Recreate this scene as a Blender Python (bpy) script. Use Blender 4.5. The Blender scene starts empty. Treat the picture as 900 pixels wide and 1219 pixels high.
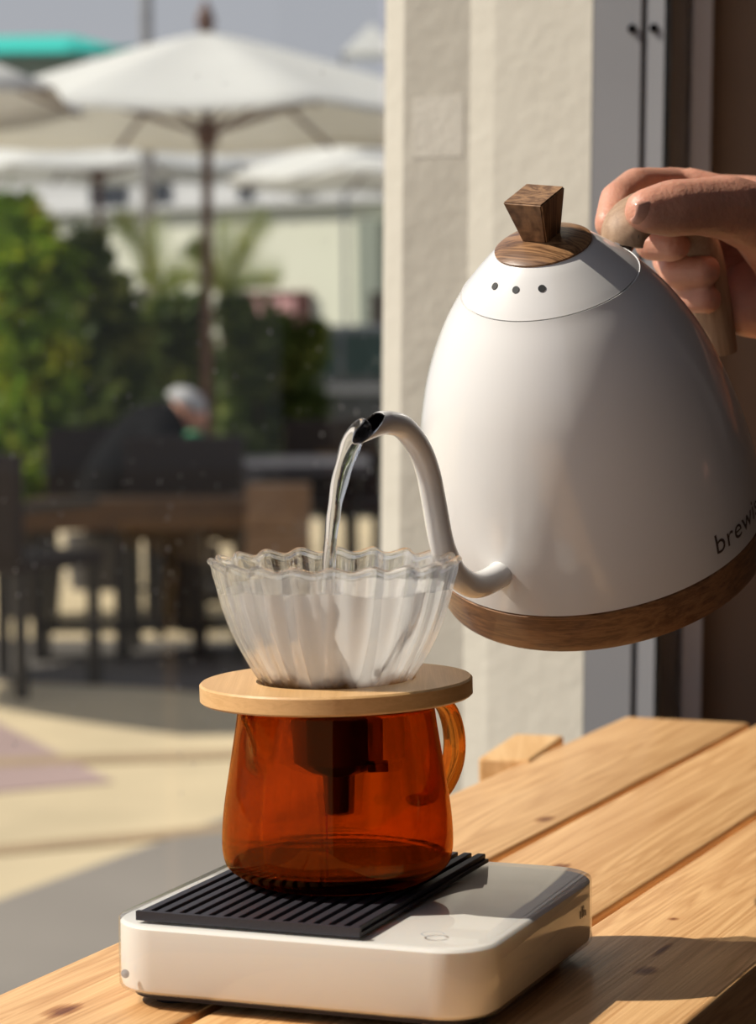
import bpy, bmesh, math, random
from mathutils import Vector, Matrix, noise
random.seed(7)
PI = math.pi
SC = bpy.context.scene
COL = SC.collection

# ------------------------------------------------------------------ camera
SZ = 0.7846                       # height of the scale's top face (table top at 0.75)
cam = bpy.data.cameras.new('camera')
cam_o = bpy.data.objects.new('camera', cam); COL.objects.link(cam_o)
PITCH, ROLL = 0.0689, 0.01
R = Matrix.Rotation(ROLL, 3, 'Z') @ Matrix.Rotation(PITCH, 3, 'X') @ Matrix(((1, 0, 0), (0, 0, 1), (0, -1, 0)))
CAMP = Vector((0.00807, -1.07590, SZ + 0.23165))
M4 = R.transposed().to_4x4(); M4.translation = CAMP
cam_o.matrix_world = M4
cam.sensor_fit = 'VERTICAL'; cam.sensor_height = 36.0; cam.sensor_width = 36.0
FPX = 3150.6
cam.lens = FPX / 1219 * 36.0
cam.clip_start = 0.05; cam.clip_end = 300
cam.dof.use_dof = True
cam.dof.focus_distance = 1.11
cam.dof.aperture_fstop = (cam.lens / 1000) / 0.0074
SC.camera = cam_o

def at(px, py, d):
    """a point of the place, d metres in front of the camera"""
    v = Vector(((px - 450) / FPX, -(py - 609.5) / FPX, -1.0)) * d
    return R.transposed() @ v + CAMP

# ------------------------------------------------------------------ light
SC.view_settings.view_transform = 'Standard'; SC.view_settings.look = 'None'
SC.view_settings.exposure = 0.0; SC.view_settings.gamma = 1.0
SC.view_settings.use_curve_mapping = False
w = bpy.data.worlds.new('sky'); SC.world = w; w.use_nodes = True
nt = w.node_tree; nt.nodes.clear()
wo = nt.nodes.new('ShaderNodeOutputWorld'); bg = nt.nodes.new('ShaderNodeBackground')
tc = nt.nodes.new('ShaderNodeTexCoord'); sx = nt.nodes.new('ShaderNodeSeparateXYZ')
cr = nt.nodes.new('ShaderNodeValToRGB')
cr.color_ramp.elements[0].position = 0.0; cr.color_ramp.elements[0].color = (0.43, 0.43, 0.46, 1)
cr.color_ramp.elements[1].position = 0.6; cr.color_ramp.elements[1].color = (0.31, 0.34, 0.43, 1)
nt.links.new(tc.outputs['Generated'], sx.inputs[0]); nt.links.new(sx.outputs['Z'], cr.inputs[0])
nt.links.new(cr.outputs[0], bg.inputs[0]); nt.links.new(bg.outputs[0], wo.inputs[0])
bg.inputs['Strength'].default_value = 1.05
sun = bpy.data.lights.new('sun', 'SUN'); sun.energy = 5.3; sun.angle = math.radians(0.55); sun.color = (1.0, 0.93, 0.82)
sun_o = bpy.data.objects.new('sun', sun); COL.objects.link(sun_o)
TOSUN = Vector((-1.0, -0.02, 0.98)).normalized()
sun_o.rotation_euler = TOSUN.to_track_quat('Z', 'Y').to_euler()
sun_o.location = (-3, 0, 4)

# ------------------------------------------------------------------ materials
def nodes_of(name):
    m = bpy.data.materials.new(name); m.use_nodes = True
    n = m.node_tree; return m, n, n.nodes['Principled BSDF'], n.nodes['Material Output']

def setp(b, **k):
    for a, v in k.items():
        a = a.replace('_', ' ')
        if a in b.inputs: b.inputs[a].default_value = v

def c4(c): return (c[0], c[1], c[2], 1.0)

def mat(name, col, rough=0.5, metal=0.0, coat=0.0, noise_amt=0.12, noise_scale=8.0, bump=0.0, bump_scale=60.0, sss=0.0, sssr=(1, .3, .2), coord='Object'):
    m, n, b, o = nodes_of(name)
    setp(b, Roughness=rough, Metallic=metal)
    b.inputs['Coat Weight'].default_value = coat; b.inputs['Coat Roughness'].default_value = 0.06
    t = n.nodes.new('ShaderNodeTexCoord')
    nz = n.nodes.new('ShaderNodeTexNoise'); nz.inputs['Scale'].default_value = noise_scale; nz.inputs['Detail'].default_value = 5
    n.links.new(t.outputs[coord], nz.inputs['Vector'])
    r = n.nodes.new('ShaderNodeValToRGB')
    r.color_ramp.elements[0].position = 0.3; r.color_ramp.elements[1].position = 0.7
    r.color_ramp.elements[0].color = c4([x * (1 - noise_amt) for x in col])
    r.color_ramp.elements[1].color = c4([min(1, x * (1 + noise_amt)) for x in col])
    n.links.new(nz.outputs['Fac'], r.inputs[0]); n.links.new(r.outputs[0], b.inputs['Base Color'])
    if bump:
        n2 = n.nodes.new('ShaderNodeTexNoise'); n2.inputs['Scale'].default_value = bump_scale; n2.inputs['Detail'].default_value = 6
        n.links.new(t.outputs[coord], n2.inputs['Vector'])
        bp = n.nodes.new('ShaderNodeBump'); bp.inputs['Strength'].default_value = bump; bp.inputs['Distance'].default_value = 0.002
        n.links.new(n2.outputs['Fac'], bp.inputs['Height']); n.links.new(bp.outputs[0], b.inputs['Normal'])
    if sss:
        b.inputs['Subsurface Weight'].default_value = sss; b.inputs['Subsurface Radius'].default_value = sssr
        b.inputs['Subsurface Scale'].default_value = 0.006
    return m

def wood(name, light, dark, scale=(40, 3, 40), rough=0.5, streak=0.5, knots=(), coat=0.0, distortion=1.5, fine=6.0, bump=0.15):
    """grain runs along the object's Y axis"""
    m, n, b, o = nodes_of(name); L = n.links.new
    setp(b, Roughness=rough); b.inputs['Coat Weight'].default_value = coat
    t = n.nodes.new('ShaderNodeTexCoord')
    oi = n.nodes.new('ShaderNodeObjectInfo')
    mp = n.nodes.new('ShaderNodeMapping'); mp.inputs['Scale'].default_value = scale
    ad = n.nodes.new('ShaderNodeVectorMath'); ad.operation = 'ADD'
    mu = n.nodes.new('ShaderNodeVectorMath'); mu.operation = 'SCALE'; mu.inputs[0].default_value = (13.1, 7.7, 3.3)
    L(oi.outputs['Random'], mu.inputs['Scale'])
    L(t.outputs['Object'], mp.inputs['Vector']); L(mp.outputs[0], ad.inputs[0]); L(mu.outputs[0], ad.inputs[1])
    n1 = n.nodes.new('ShaderNodeTexNoise'); n1.inputs['Scale'].default_value = 1.0; n1.inputs['Detail'].default_value = 4; n1.inputs['Distortion'].default_value = distortion
    L(ad.outputs[0], n1.inputs['Vector'])
    ml = n.nodes.new('ShaderNodeMath'); ml.operation = 'MULTIPLY'; ml.inputs[1].default_value = fine
    fr = n.nodes.new('ShaderNodeMath'); fr.operation = 'PINGPONG'; fr.inputs[1].default_value = 0.5
    L(n1.outputs['Fac'], ml.inputs[0]); L(ml.outputs[0], fr.inputs[0])
    m2 = n.nodes.new('ShaderNodeMath'); m2.operation = 'MULTIPLY'; m2.inputs[1].default_value = 2.0; L(fr.outputs[0], m2.inputs[0])
    n3 = n.nodes.new('ShaderNodeTexNoise'); n3.inputs['Scale'].default_value = 3.0; n3.inputs['Detail'].default_value = 8
    mp3 = n.nodes.new('ShaderNodeMapping'); mp3.inputs['Scale'].default_value = (5.0, 1.0, 5.0); L(ad.outputs[0], mp3.inputs['Vector']); L(mp3.outputs[0], n3.inputs['Vector'])
    mx = n.nodes.new('ShaderNodeMix'); mx.data_type = 'FLOAT'; mx.inputs[0].default_value = 1 - streak
    L(m2.outputs[0], mx.inputs[2]); L(n3.outputs['Fac'], mx.inputs[3])
    r = n.nodes.new('ShaderNodeValToRGB'); r.color_ramp.elements[0].position = 0.18; r.color_ramp.elements[1].position = 0.78
    r.color_ramp.elements[0].color = c4(dark); r.color_ramp.elements[1].color = c4(light)
    L(mx.outputs[0], r.inputs[0])
    out = r.outputs[0]
    for (kx, ky, kr, ks) in knots:      # knots and cracks with a place of their own on the boards (world metres)
        gm = n.nodes.new('ShaderNodeNewGeometry')
        sb = n.nodes.new('ShaderNodeVectorMath'); sb.operation = 'SUBTRACT'; sb.inputs[1].default_value = (kx, ky, 0.75)
        L(gm.outputs['Position'], sb.inputs[0])
        rt = n.nodes.new('ShaderNodeVectorRotate'); rt.rotation_type = 'Z_AXIS'; rt.inputs['Angle'].default_value = PI / 2 - 1.1619
        L(sb.outputs[0], rt.inputs['Vector'])
        ms = n.nodes.new('ShaderNodeVectorMath'); ms.operation = 'MULTIPLY'; ms.inputs[1].default_value = (1 / kr, 1 / (kr * ks), 1 / 0.03)
        L(rt.outputs[0], ms.inputs[0])
        ln = n.nodes.new('ShaderNodeVectorMath'); ln.operation = 'LENGTH'; L(ms.outputs[0], ln.inputs[0])
        nn = n.nodes.new('ShaderNodeMath'); nn.operation = 'MULTIPLY_ADD'; nn.inputs[1].default_value = 1.2; L(n3.outputs['Fac'], nn.inputs[0]); L(ln.outputs['Value'], nn.inputs[2])
        kr_ = n.nodes.new('ShaderNodeValToRGB'); e = kr_.color_ramp.elements
        e[0].position = 0.55; e[0].color = (.30, .17, .10, 1); e[1].position = 1.0; e[1].color = (1, 1, 1, 1)
        e2 = e.new(0.85); e2.color = (.72, .60, .48, 1)
        dv = n.nodes.new('ShaderNodeMath'); dv.operation = 'MULTIPLY'; dv.inputs[1].default_value = 0.55; L(nn.outputs[0], dv.inputs[0]); L(dv.outputs[0], kr_.inputs[0])
        mm = n.nodes.new('ShaderNodeMix'); mm.data_type = 'RGBA'; mm.blend_type = 'MULTIPLY'; mm.inputs[0].default_value = 1.0
        L(out, mm.inputs[6]); L(kr_.outputs[0], mm.inputs[7]); out = mm.outputs[2]
    L(out, b.inputs['Base Color'])
    bp = n.nodes.new('ShaderNodeBump'); bp.inputs['Strength'].default_value = bump; bp.inputs['Distance'].default_value = 0.0006
    L(n3.outputs['Fac'], bp.inputs['Height']); L(bp.outputs[0], b.inputs['Normal'])
    return m

def glass(name, col, ior=1.45, rough=0.0, clear=0.0):
    """solid glass; clear = share of light that passes straight through"""
    m, n, b, o = nodes_of(name)
    n.nodes.remove(b)
    g = n.nodes.new('ShaderNodeBsdfGlass'); g.inputs['Color'].default_value = c4(col); g.inputs['IOR'].default_value = ior; g.inputs['Roughness'].default_value = rough
    if clear:
        t = n.nodes.new('ShaderNodeBsdfTransparent'); t.inputs[0].default_value = c4(col)
        x = n.nodes.new('ShaderNodeMixShader'); x.inputs[0].default_value = clear
        n.links.new(g.outputs[0], x.inputs[1]); n.links.new(t.outputs[0], x.inputs[2]); n.links.new(x.outputs[0], o.inputs[0])
    else: n.links.new(g.outputs[0], o.inputs[0])
    return m

def thin_glass(name, tint=(1, 1, 1), gain=1.0, rough=0.02):
    m, n, b, o = nodes_of(name); n.nodes.remove(b)
    t = n.nodes.new('ShaderNodeBsdfTransparent'); t.inputs[0].default_value = c4(tint)
    g = n.nodes.new('ShaderNodeBsdfGlossy'); g.inputs['Roughness'].default_value = rough
    lw = n.nodes.new('ShaderNodeLayerWeight'); lw.inputs['Blend'].default_value = .5
    pw = n.nodes.new('ShaderNodeMath'); pw.operation = 'POWER'; pw.inputs[1].default_value = 4.5; n.links.new(lw.outputs['Facing'], pw.inputs[0])
    f = n.nodes.new('ShaderNodeMath'); f.operation = 'MULTIPLY_ADD'; f.inputs[1].default_value = .92; f.inputs[2].default_value = .04; n.links.new(pw.outputs[0], f.inputs[0])
    x = n.nodes.new('ShaderNodeMixShader')
    ml = n.nodes.new('ShaderNodeMath'); ml.operation = 'MULTIPLY'; ml.inputs[1].default_value = gain
    n.links.new(f.outputs[0], ml.inputs[0]); n.links.new(ml.outputs[0], x.inputs[0])
    n.links.new(t.outputs[0], x.inputs[1]); n.links.new(g.outputs[0], x.inputs[2]); n.links.new(x.outputs[0], o.inputs[0])
    return m

def cloth(name, col, trans=0.35, rough=0.8, stain=None):
    """thin sheet that lets some light through (canvas, paper, leaves)"""
    m, n, b, o = nodes_of(name); n.nodes.remove(b); L = n.links.new
    d = n.nodes.new('ShaderNodeBsdfDiffuse'); t = n.nodes.new('ShaderNodeBsdfTranslucent'); x = n.nodes.new('ShaderNodeMixShader')
    x.inputs[0].default_value = trans
    tc_ = n.nodes.new('ShaderNodeTexCoord'); nz = n.nodes.new('ShaderNodeTexNoise'); nz.inputs['Scale'].default_value = 3
    r = n.nodes.new('ShaderNodeValToRGB'); r.color_ramp.elements[0].color = c4([q * .9 for q in col]); r.color_ramp.elements[1].color = c4(col)
    L(tc_.outputs['Object'], nz.inputs['Vector']); L(nz.outputs['Fac'], r.inputs[0])
    out = r.outputs[0]
    if stain:      # (height, colour): wet brown band below this object-space height
        s = n.nodes.new('ShaderNodeSeparateXYZ'); L(tc_.outputs['Object'], s.inputs[0])
        n2 = n.nodes.new('ShaderNodeTexNoise'); n2.inputs['Scale'].default_value = 90; L(tc_.outputs['Object'], n2.inputs['Vector'])
        ma = n.nodes.new('ShaderNodeMath'); ma.operation = 'MULTIPLY_ADD'; ma.inputs[1].default_value = -0.011; L(n2.outputs['Fac'], ma.inputs[0]); L(s.outputs['Z'], ma.inputs[2])
        mr = n.nodes.new('ShaderNodeMapRange'); mr.inputs[1].default_value = stain[0] - 0.0065; mr.inputs[2].default_value = stain[0] - 0.0025
        L(ma.outputs[0], mr.inputs[0])
        mm = n.nodes.new('ShaderNodeMix'); mm.data_type = 'RGBA'; L(mr.outputs[0], mm.inputs[0]); mm.inputs[6].default_value = c4(stain[1]); L(out, mm.inputs[7]); out = mm.outputs[2]
    L(out, d.inputs[0]); L(out, t.inputs[0]); L(d.outputs[0], x.inputs[1]); L(t.outputs[0], x.inputs[2]); L(x.outputs[0], o.inputs[0])
    return m

def leafmat(name, cols, trans=0.4):
    m, n, b, o = nodes_of(name); n.nodes.remove(b); L = n.links.new
    d = n.nodes.new('ShaderNodeBsdfDiffuse'); t = n.nodes.new('ShaderNodeBsdfTranslucent'); x = n.nodes.new('ShaderNodeMixShader'); x.inputs[0].default_value = trans
    g = n.nodes.new('ShaderNodeBsdfGlossy'); g.inputs['Roughness'].default_value = .6; y = n.nodes.new('ShaderNodeMixShader'); y.inputs[0].default_value = .03
    tc_ = n.nodes.new('ShaderNodeTexCoord'); nz = n.nodes.new('ShaderNodeTexNoise'); nz.inputs['Scale'].default_value = 5; nz.inputs['Detail'].default_value = 3
    r = n.nodes.new('ShaderNodeValToRGB'); e = r.color_ramp.elements
    e[0].position = .3; e[0].color = c4(cols[0]); e[1].position = .7; e[1].color = c4(cols[-1])
    for i, c in enumerate(cols[1:-1]):
        q = e.new(.3 + .4 * (i + 1) / (len(cols) - 1)); q.color = c4(c)
    L(tc_.outputs['Object'], nz.inputs['Vector']); L(nz.outputs['Fac'], r.inputs[0]); L(r.outputs[0], d.inputs[0]); L(r.outputs[0], t.inputs[0])
    L(d.outputs[0], x.inputs[1]); L(t.outputs[0], x.inputs[2]); L(x.outputs[0], y.inputs[1]); L(g.outputs[0], y.inputs[2]); L(y.outputs[0], o.inputs[0])
    return m

KN = []
def knot_at(px, py, r, s):
    ray = (at(px, py, 1.0) - CAMP); t = (0.75 - CAMP.z) / ray.z; p = CAMP + ray * t; KN.append((p.x, p.y, r, s))
knot_at(75, 1203, .0055, 2.0); knot_at(770, 1156, .005, 1.6); knot_at(690, 1147, .005, 2.2); knot_at(802, 1094, .0022, 1.6)
knot_at(668, 1031, .0045, 1.4); knot_at(788, 1131, .0017, 7.0); knot_at(648, 975, .004, 2.4)

MAT = dict(
    white=mat('white_enamel', (.80, .785, .76), .22, coat=.6, noise_amt=.015),
    plastic=mat('white_plastic', (.80, .775, .72), .38, noise_amt=.02, sss=.25, sssr=(1, .8, .6)),
    cover=thin_glass('clear_acrylic', (.965, .96, .95), 1.0, .05),
    silicone=mat('black_silicone', (.022, .02, .026), .55, noise_amt=.2, bump=.15, bump_scale=900),
    rubber=mat('dark_rubber', (.02, .016, .02), .7),
    pine=wood('pine_board', (.84, .52, .24), (.52, .26, .095), scale=(42, 1.7, 42), rough=.45, streak=.36, knots=KN, coat=.06, fine=7, bump=.4),
    pine_plain=wood('pine_timber', (.83, .53, .25), (.66, .37, .14), scale=(26, 2.5, 26), rough=.5, streak=.4, fine=4),
    bamboo=wood('bamboo', (.70, .43, .19), (.56, .32, .125), scale=(130, 6, 400), rough=.42, streak=.3, fine=3, distortion=.6),
    walnut=wood('walnut', (.36, .19, .085), (.085, .036, .014), scale=(90, 9, 90), rough=.36, streak=.5, fine=6, coat=.2),
    walnut_knob=wood('walnut_knob', (.36, .20, .095), (.10, .045, .018), scale=(150, 60, 14), rough=.4, streak=.5, fine=5, distortion=.5, coat=.1),
    walnut_light=wood('walnut_handle', (.42, .28, .18), (.28, .17, .10), scale=(170, 170, 8), rough=.6, streak=.35, fine=4, distortion=.2),
    walnut_ring=wood('walnut_band', (.34, .17, .07), (.10, .042, .016), scale=(50, 14, 170), rough=.36, streak=.35, fine=5, coat=.2, distortion=.3),
    amber=glass('amber_glass', (.83, .465, .17), 1.47, clear=.22),
    clear=glass('clear_glass', (.995, .995, .992), 1.45, clear=.48),
    water=glass('water', (1, 1, 1), 1.33, clear=.15),
    coffee=mat('coffee', (.02, .006, .002), .05, noise_amt=.1),
    darkplastic=mat('brown_plastic', (.045, .02, .012), .4),
    paper=cloth('filter_paper', (.92, .905, .87), .45, stain=(.0898, (.16, .075, .028))),
    slurry=mat('wet_grounds', (.20, .11, .055), .35, noise_amt=.4, noise_scale=300, bump=.6, bump_scale=500),
    hole=mat('vent_black', (.006, .006, .006), .6),
    steel=mat('steel', (.62, .6, .58), .22, 1.0, noise_amt=.03),
    darksteel=mat('steel_inside', (.05, .05, .055), .25, .8),
    ink=mat('grey_ink', (.07, .045, .035), .5),
    icon=mat('icon_grey', (.42, .42, .42), .5),
    skin=mat('skin', (.58, .28, .19), .46, noise_amt=.10, noise_scale=60, bump=.25, bump_scale=420, sss=.25, sssr=(1, .32, .18)),
    nail=mat('fingernail', (.66, .34, .25), .28, coat=.3, noise_amt=.04),
    sleeve=mat('dark_sleeve', (.03, .025, .025), .85, bump=.4, bump_scale=500),
    stucco=None, frame=mat('grey_metal_frame', (.33, .335, .35), .45, noise_amt=.04),
    frame2=mat('taupe_metal_frame', (.44, .39, .35), .5, noise_amt=.05),
    frame3=mat('pale_metal_frame', (.62, .58, .57), .5, noise_amt=.04),
    gap=mat('dark_gap', (.03, .022, .018), .8),
    brownwall=mat('brown_wall', (.27, .185, .13), .7, noise_amt=.1),
    roomwall=mat('room_wall', (.08, .05, .037), .8, noise_amt=.1),
    floor=mat('dark_floor', (.05, .033, .024), .6, noise_amt=.2),
    ceiling=mat('ceiling_paint', (.09, .075, .06), .9),
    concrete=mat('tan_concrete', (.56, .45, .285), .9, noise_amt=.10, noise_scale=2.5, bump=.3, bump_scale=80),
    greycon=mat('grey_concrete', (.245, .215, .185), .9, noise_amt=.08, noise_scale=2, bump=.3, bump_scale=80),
    purple=mat('purple_concrete', (.36, .255, .235), .9, noise_amt=.08, noise_scale=2),
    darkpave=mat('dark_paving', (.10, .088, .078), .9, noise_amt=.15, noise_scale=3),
    joint=mat('joint_brown', (.34, .24, .14), .9),
    asphalt=mat('asphalt', (.085, .082, .06), .9, noise_amt=.15, noise_scale=1),
    canvas=cloth('canvas', (.86, .86, .84), .42),
    polewood=mat('pole_wood', (.13, .065, .045), .6, noise_amt=.2),
    darkwood=mat('dark_bench_wood', (.15, .075, .03), .6, noise_amt=.2),
    tablegrey=mat('grey_table_top', (.085, .08, .09), .35, noise_amt=.1),
    blackmetal=mat('black_metal', (.012, .010, .010), .45),
    wicker=mat('dark_wicker', (.022, .014, .012), .8, noise_amt=.3, noise_scale=60),
    crate=wood('planter_wood', (.40, .24, .13), (.24, .13, .07), scale=(10, 3, 10), rough=.7),
    cream=mat('green_cream_render', (.80, .80, .66), .9, noise_amt=.03, noise_scale=.6),
    whitewall=mat('white_render', (.60, .60, .60), .9, noise_amt=.03, noise_scale=.6),
    greywall=mat('grey_render', (.30, .33, .28), .9, noise_amt=.05),
    teal=mat('teal_canvas', (.02, .50, .42), .7, noise_amt=.06),
    darkglass=mat('dark_window', (.04, .045, .055), .12),
    pink=mat('pink_poster', (.55, .30, .30), .8, noise_amt=.2, noise_scale=1.5),
    redframe=mat('maroon_frame', (.10, .035, .03), .6),
    carpaint=mat('grey_car_paint', (.13, .135, .13), .25, .3, coat=.8),
    carglass=mat('car_window', (.07, .11, .10), .12),
    silver=mat('silver_trim', (.5, .5, .5), .3, .6),
    poleg=mat('street_pole', (.30, .31, .34), .5, .3),
    black=mat('black_cloth', (.005, .005, .006), .85),
    cap=mat('pale_cap', (.40, .40, .42), .8),
    green=mat('green_cup', (.02, .28, .12), .5),
    stem=mat('stem_brown', (.07, .045, .02), .8),
    pot=mat('dark_planter', (.05, .045, .045), .7),
    speck=mat('dust', (.75, .75, .75), .9),
)
# stucco: a painted rough plaster, with one paler rectangle
def stucco():
    m, n, b, o = nodes_of('stucco'); L = n.links.new
    t = n.nodes.new('ShaderNodeTexCoord')
    n1 = n.nodes.new('ShaderNodeTexNoise'); n1.inputs['Scale'].default_value = 90; n1.inputs['Detail'].default_value = 8; L(t.outputs['Object'], n1.inputs['Vector'])
    n2 = n.nodes.new('ShaderNodeTexNoise'); n2.inputs['Scale'].default_value = 18; n2.inputs['Detail'].default_value = 3; L(t.outputs['Object'], n2.inputs['Vector'])
    r = n.nodes.new('ShaderNodeValToRGB'); r.color_ramp.elements[0].color = (.52, .49, .415, 1); r.color_ramp.elements[1].color = (.60, .57, .49, 1)
    L(n2.outputs['Fac'], r.inputs[0]); L(r.outputs[0], b.inputs['Base Color']); b.inputs['Roughness'].default_value = .9
    ad = n.nodes.new('ShaderNodeMath'); ad.operation = 'MULTIPLY_ADD'; ad.inputs[1].default_value = 2.0; L(n2.outputs['Fac'], ad.inputs[0]); L(n1.outputs['Fac'], ad.inputs[2])
    bp = n.nodes.new('ShaderNodeBump'); bp.inputs['Strength'].default_value = .45; bp.inputs['Distance'].default_value = .0018
    L(ad.outputs[0], bp.inputs['Height']); L(bp.outputs[0], b.inputs['Normal'])
    return m
MAT['stucco'] = stucco()
MAT['black'].node_tree.nodes['Principled BSDF'].inputs['Specular IOR Level'].default_value = .08

# ------------------------------------------------------------------ mesh helpers
def link(name, verts, faces, m, parent=None, smooth=False, mats=None, mi=None):
    me = bpy.data.meshes.new(name); me.from_pydata([tuple(v) for v in verts], [], faces); me.update()
    bm = bmesh.new(); bm.from_mesh(me); bmesh.ops.recalc_face_normals(bm, faces=bm.faces); bm.to_mesh(me); bm.free()
    return linkme(name, me, m, parent, smooth, mats, mi)

def linkme(name, me, m, parent=None, smooth=False, mats=None, mi=None):
    for q in (mats or [m]): me.materials.append(q)
    if mi:
        for p, i in zip(me.polygons, mi): p.material_index = i
    if smooth:
        me.polygons.foreach_set('use_smooth', [True] * len(me.polygons))
    o = bpy.data.objects.new(name, me); COL.objects.link(o)
    if parent: o.parent = parent
    return o

def tag(o, label=None, cat=None, group=None, kind=None):
    if label: o['label'] = label
    if cat: o['category'] = cat
    if group: o['group'] = group
    if kind: o['kind'] = kind
    return o

def empty(name, loc=(0, 0, 0), rot=None, **k):
    o = bpy.data.objects.new(name, None); COL.objects.link(o); o.empty_display_size = .02
    if rot is not None:
        q = rot.to_4x4(); q.translation = Vector(loc); o.matrix_world = q
    else: o.location = loc
    return tag(o, **k)

class MB:
    def __init__(s): s.v = []; s.f = []
    def add(s, v, f):
        k = len(s.v); s.v += [Vector(q) for q in v]; s.f += [[i + k for i in q] for q in f]; return s
    def box(s, a, b, bev=0.0, T=None):
        bm = bmesh.new(); bmesh.ops.create_cube(bm, size=1)
        for v in bm.verts: v.co = Vector([(a[i] + b[i]) / 2 + v.co[i] * (b[i] - a[i]) for i in range(3)])
        if bev: bmesh.ops.bevel(bm, geom=list(bm.edges), offset=bev, segments=2, affect='EDGES', profile=.5)
        vs = [v.co.copy() for v in bm.verts]
        if T: vs = [T @ v for v in vs]
        bm.verts.index_update(); s.add(vs, [[v.index for v in f.verts] for f in bm.faces]); bm.free(); return s
    def tube(s, pts, rad, seg=16, caps=True, flat=1.0, up=Vector((0, 0, 1))):
        pts = [Vector(p) for p in pts]; n = len(pts)
        if not hasattr(rad, '__len__'): rad = [rad] * n
        rings = []; prev = None
        for i in range(n):
            t = (pts[min(i + 1, n - 1)] - pts[max(i - 1, 0)]).normalized()
            if prev is None:
                u = up if abs(t.dot(up)) < .95 else Vector((1, 0, 0)); u = (u - t * u.dot(t)).normalized()
            else: u = (prev - t * prev.dot(t)).normalized()
            prev = u; w_ = t.cross(u)
            rings.append([pts[i] + (u * math.cos(2 * PI * k / seg) * flat + w_ * math.sin(2 * PI * k / seg)) * rad[i] for k in range(seg)])
        v = [p for r_ in rings for p in r_]
        f = [[i * seg + k, i * seg + (k + 1) % seg, (i + 1) * seg + (k + 1) % seg, (i + 1) * seg + k] for i in range(n - 1) for k in range(seg)]
        if caps: f += [list(range(seg))[::-1], [(n - 1) * seg + k for k in range(seg)]]
        s.add(v, f); return s
    def build(s, name, m, parent=None, smooth=False): return link(name, s.v, s.f, m, parent, smooth)

def catmull(pts, n=6):
    P = [Vector(p) for p in pts]; P = [P[0] * 2 - P[1]] + P + [P[-1] * 2 - P[-2]]; out = []
    for i in range(1, len(P) - 2):
        for k in range(n):
            t = k / n
            out.append(.5 * ((2 * P[i]) + (P[i + 1] - P[i - 1]) * t + (2 * P[i - 1] - 5 * P[i] + 4 * P[i + 1] - P[i + 2]) * t * t + (3 * P[i] - P[i - 1] - 3 * P[i + 1] + P[i + 2]) * t ** 3))
    out.append(P[-2]); return out

def smooth_prof(pts, n=5): return [(q.x, q.y) for q in catmull([(a, b, 0) for a, b in pts], n)]

def lathe(prof, seg=96, flute=None, closed=False):
    """prof (r, z) list; flute(theta, r, z) -> (r, z)"""
    v = []; f = []; n = len(prof)
    for (r_, z_) in prof:
        for k in range(seg):
            a = 2 * PI * k / seg; rr, zz = flute(a, r_, z_) if flute else (r_, z_)
            v.append((rr * math.cos(a), rr * math.sin(a), zz))
    m_ = n if closed else n - 1
    for i in range(m_):
        j = (i + 1) % n
        for k in range(seg): f.append([i * seg + k, i * seg + (k + 1) % seg, j * seg + (k + 1) % seg, j * seg + k])
    if not closed:
        if prof[0][0] > 1e-6: f.append([k for k in range(seg)][::-1])
        if prof[-1][0] > 1e-6: f.append([(n - 1) * seg + k for k in range(seg)])
    return v, f

def weld(o, d=1e-6):
    bm = bmesh.new(); bm.from_mesh(o.data); bmesh.ops.remove_doubles(bm, verts=bm.verts, dist=d)
    bmesh.ops.recalc_face_normals(bm, faces=bm.faces); bm.to_mesh(o.data); bm.free(); return o

def rounded_rect(hx, hy, r, n=8):
    out = []
    for cx, cy, a0 in ((hx - r, hy - r, 0), (-hx + r, hy - r, PI / 2), (-hx + r, -hy + r, PI), (hx - r, -hy + r, 1.5 * PI)):
        for k in range(n + 1): a = a0 + PI / 2 * k / n; out.append((cx + r * math.cos(a), cy + r * math.sin(a)))
    return out

def slab(name, hx, hy, r, levels, m, parent, smooth=False):
    """levels: (inset, z) rings stacked on a rounded rectangle"""
    v = []; f = []; k = None
    for ins, z in levels:
        p = rounded_rect(hx - ins, hy - ins, max(r - ins, .0005)); k = len(p); v += [(x, y, z) for x, y in p]
    n = len(levels)
    for i in range(n - 1):
        for j in range(k): f.append([i * k + j, i * k + (j + 1) % k, (i + 1) * k + (j + 1) % k, (i + 1) * k + j])
    f.append(list(range(k))[::-1]); f.append([(n - 1) * k + j for j in range(k)])
    o = link(name, v, f, m, parent)
    if smooth: shade_auto(o)
    return o

def shade_auto(o, ang=35):
    me = o.data; me.polygons.foreach_set('use_smooth', [True] * len(me.polygons))
    try: me.set_sharp_from_angle(angle=math.radians(ang))
    except Exception: pass
    return o

def structure(o): o['kind'] = 'structure'; return o
def C(px, py, d): return at(px, py, d)

# ================================================================== THE ROOM
structure(MB().box((-1.6, -4.0, -.12), (3.2, 1.25, 0)).build('floor', MAT['floor']))
structure(MB().box((-0.3, -4.0, 2.8), (3.2, 1.25, 2.9)).build('ceiling', MAT['ceiling']))
structure(MB().box((3.0, -4.0, 0), (3.15, 1.25, 2.8)).build('wall_right', MAT['roomwall']))
structure(MB().box((-0.25, -4.15, 0), (3.15, -4.0, 2.8)).build('wall_front', MAT['roomwall']))

# the window wall behind the table, leaning a hair as in the photograph
WY = 0.873                                  # face of the wall
def wx(px, dy=0.0):                         # x on the wall for a picture column, dy behind its face
    return CAMP.x + (px - 450) / FPX * (WY + dy - CAMP.y)
LEAN = 0.019
def lean_box(mb, x0, x1, y0, y1, z0=0.0, z1=2.8, bev=0.0):
    T = Matrix.Identity(4); T[0][2] = LEAN; T[0][3] = -LEAN * 0.95
    mb.box((x0, y0, z0), (x1, y1, z1), bev, T); return mb
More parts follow.
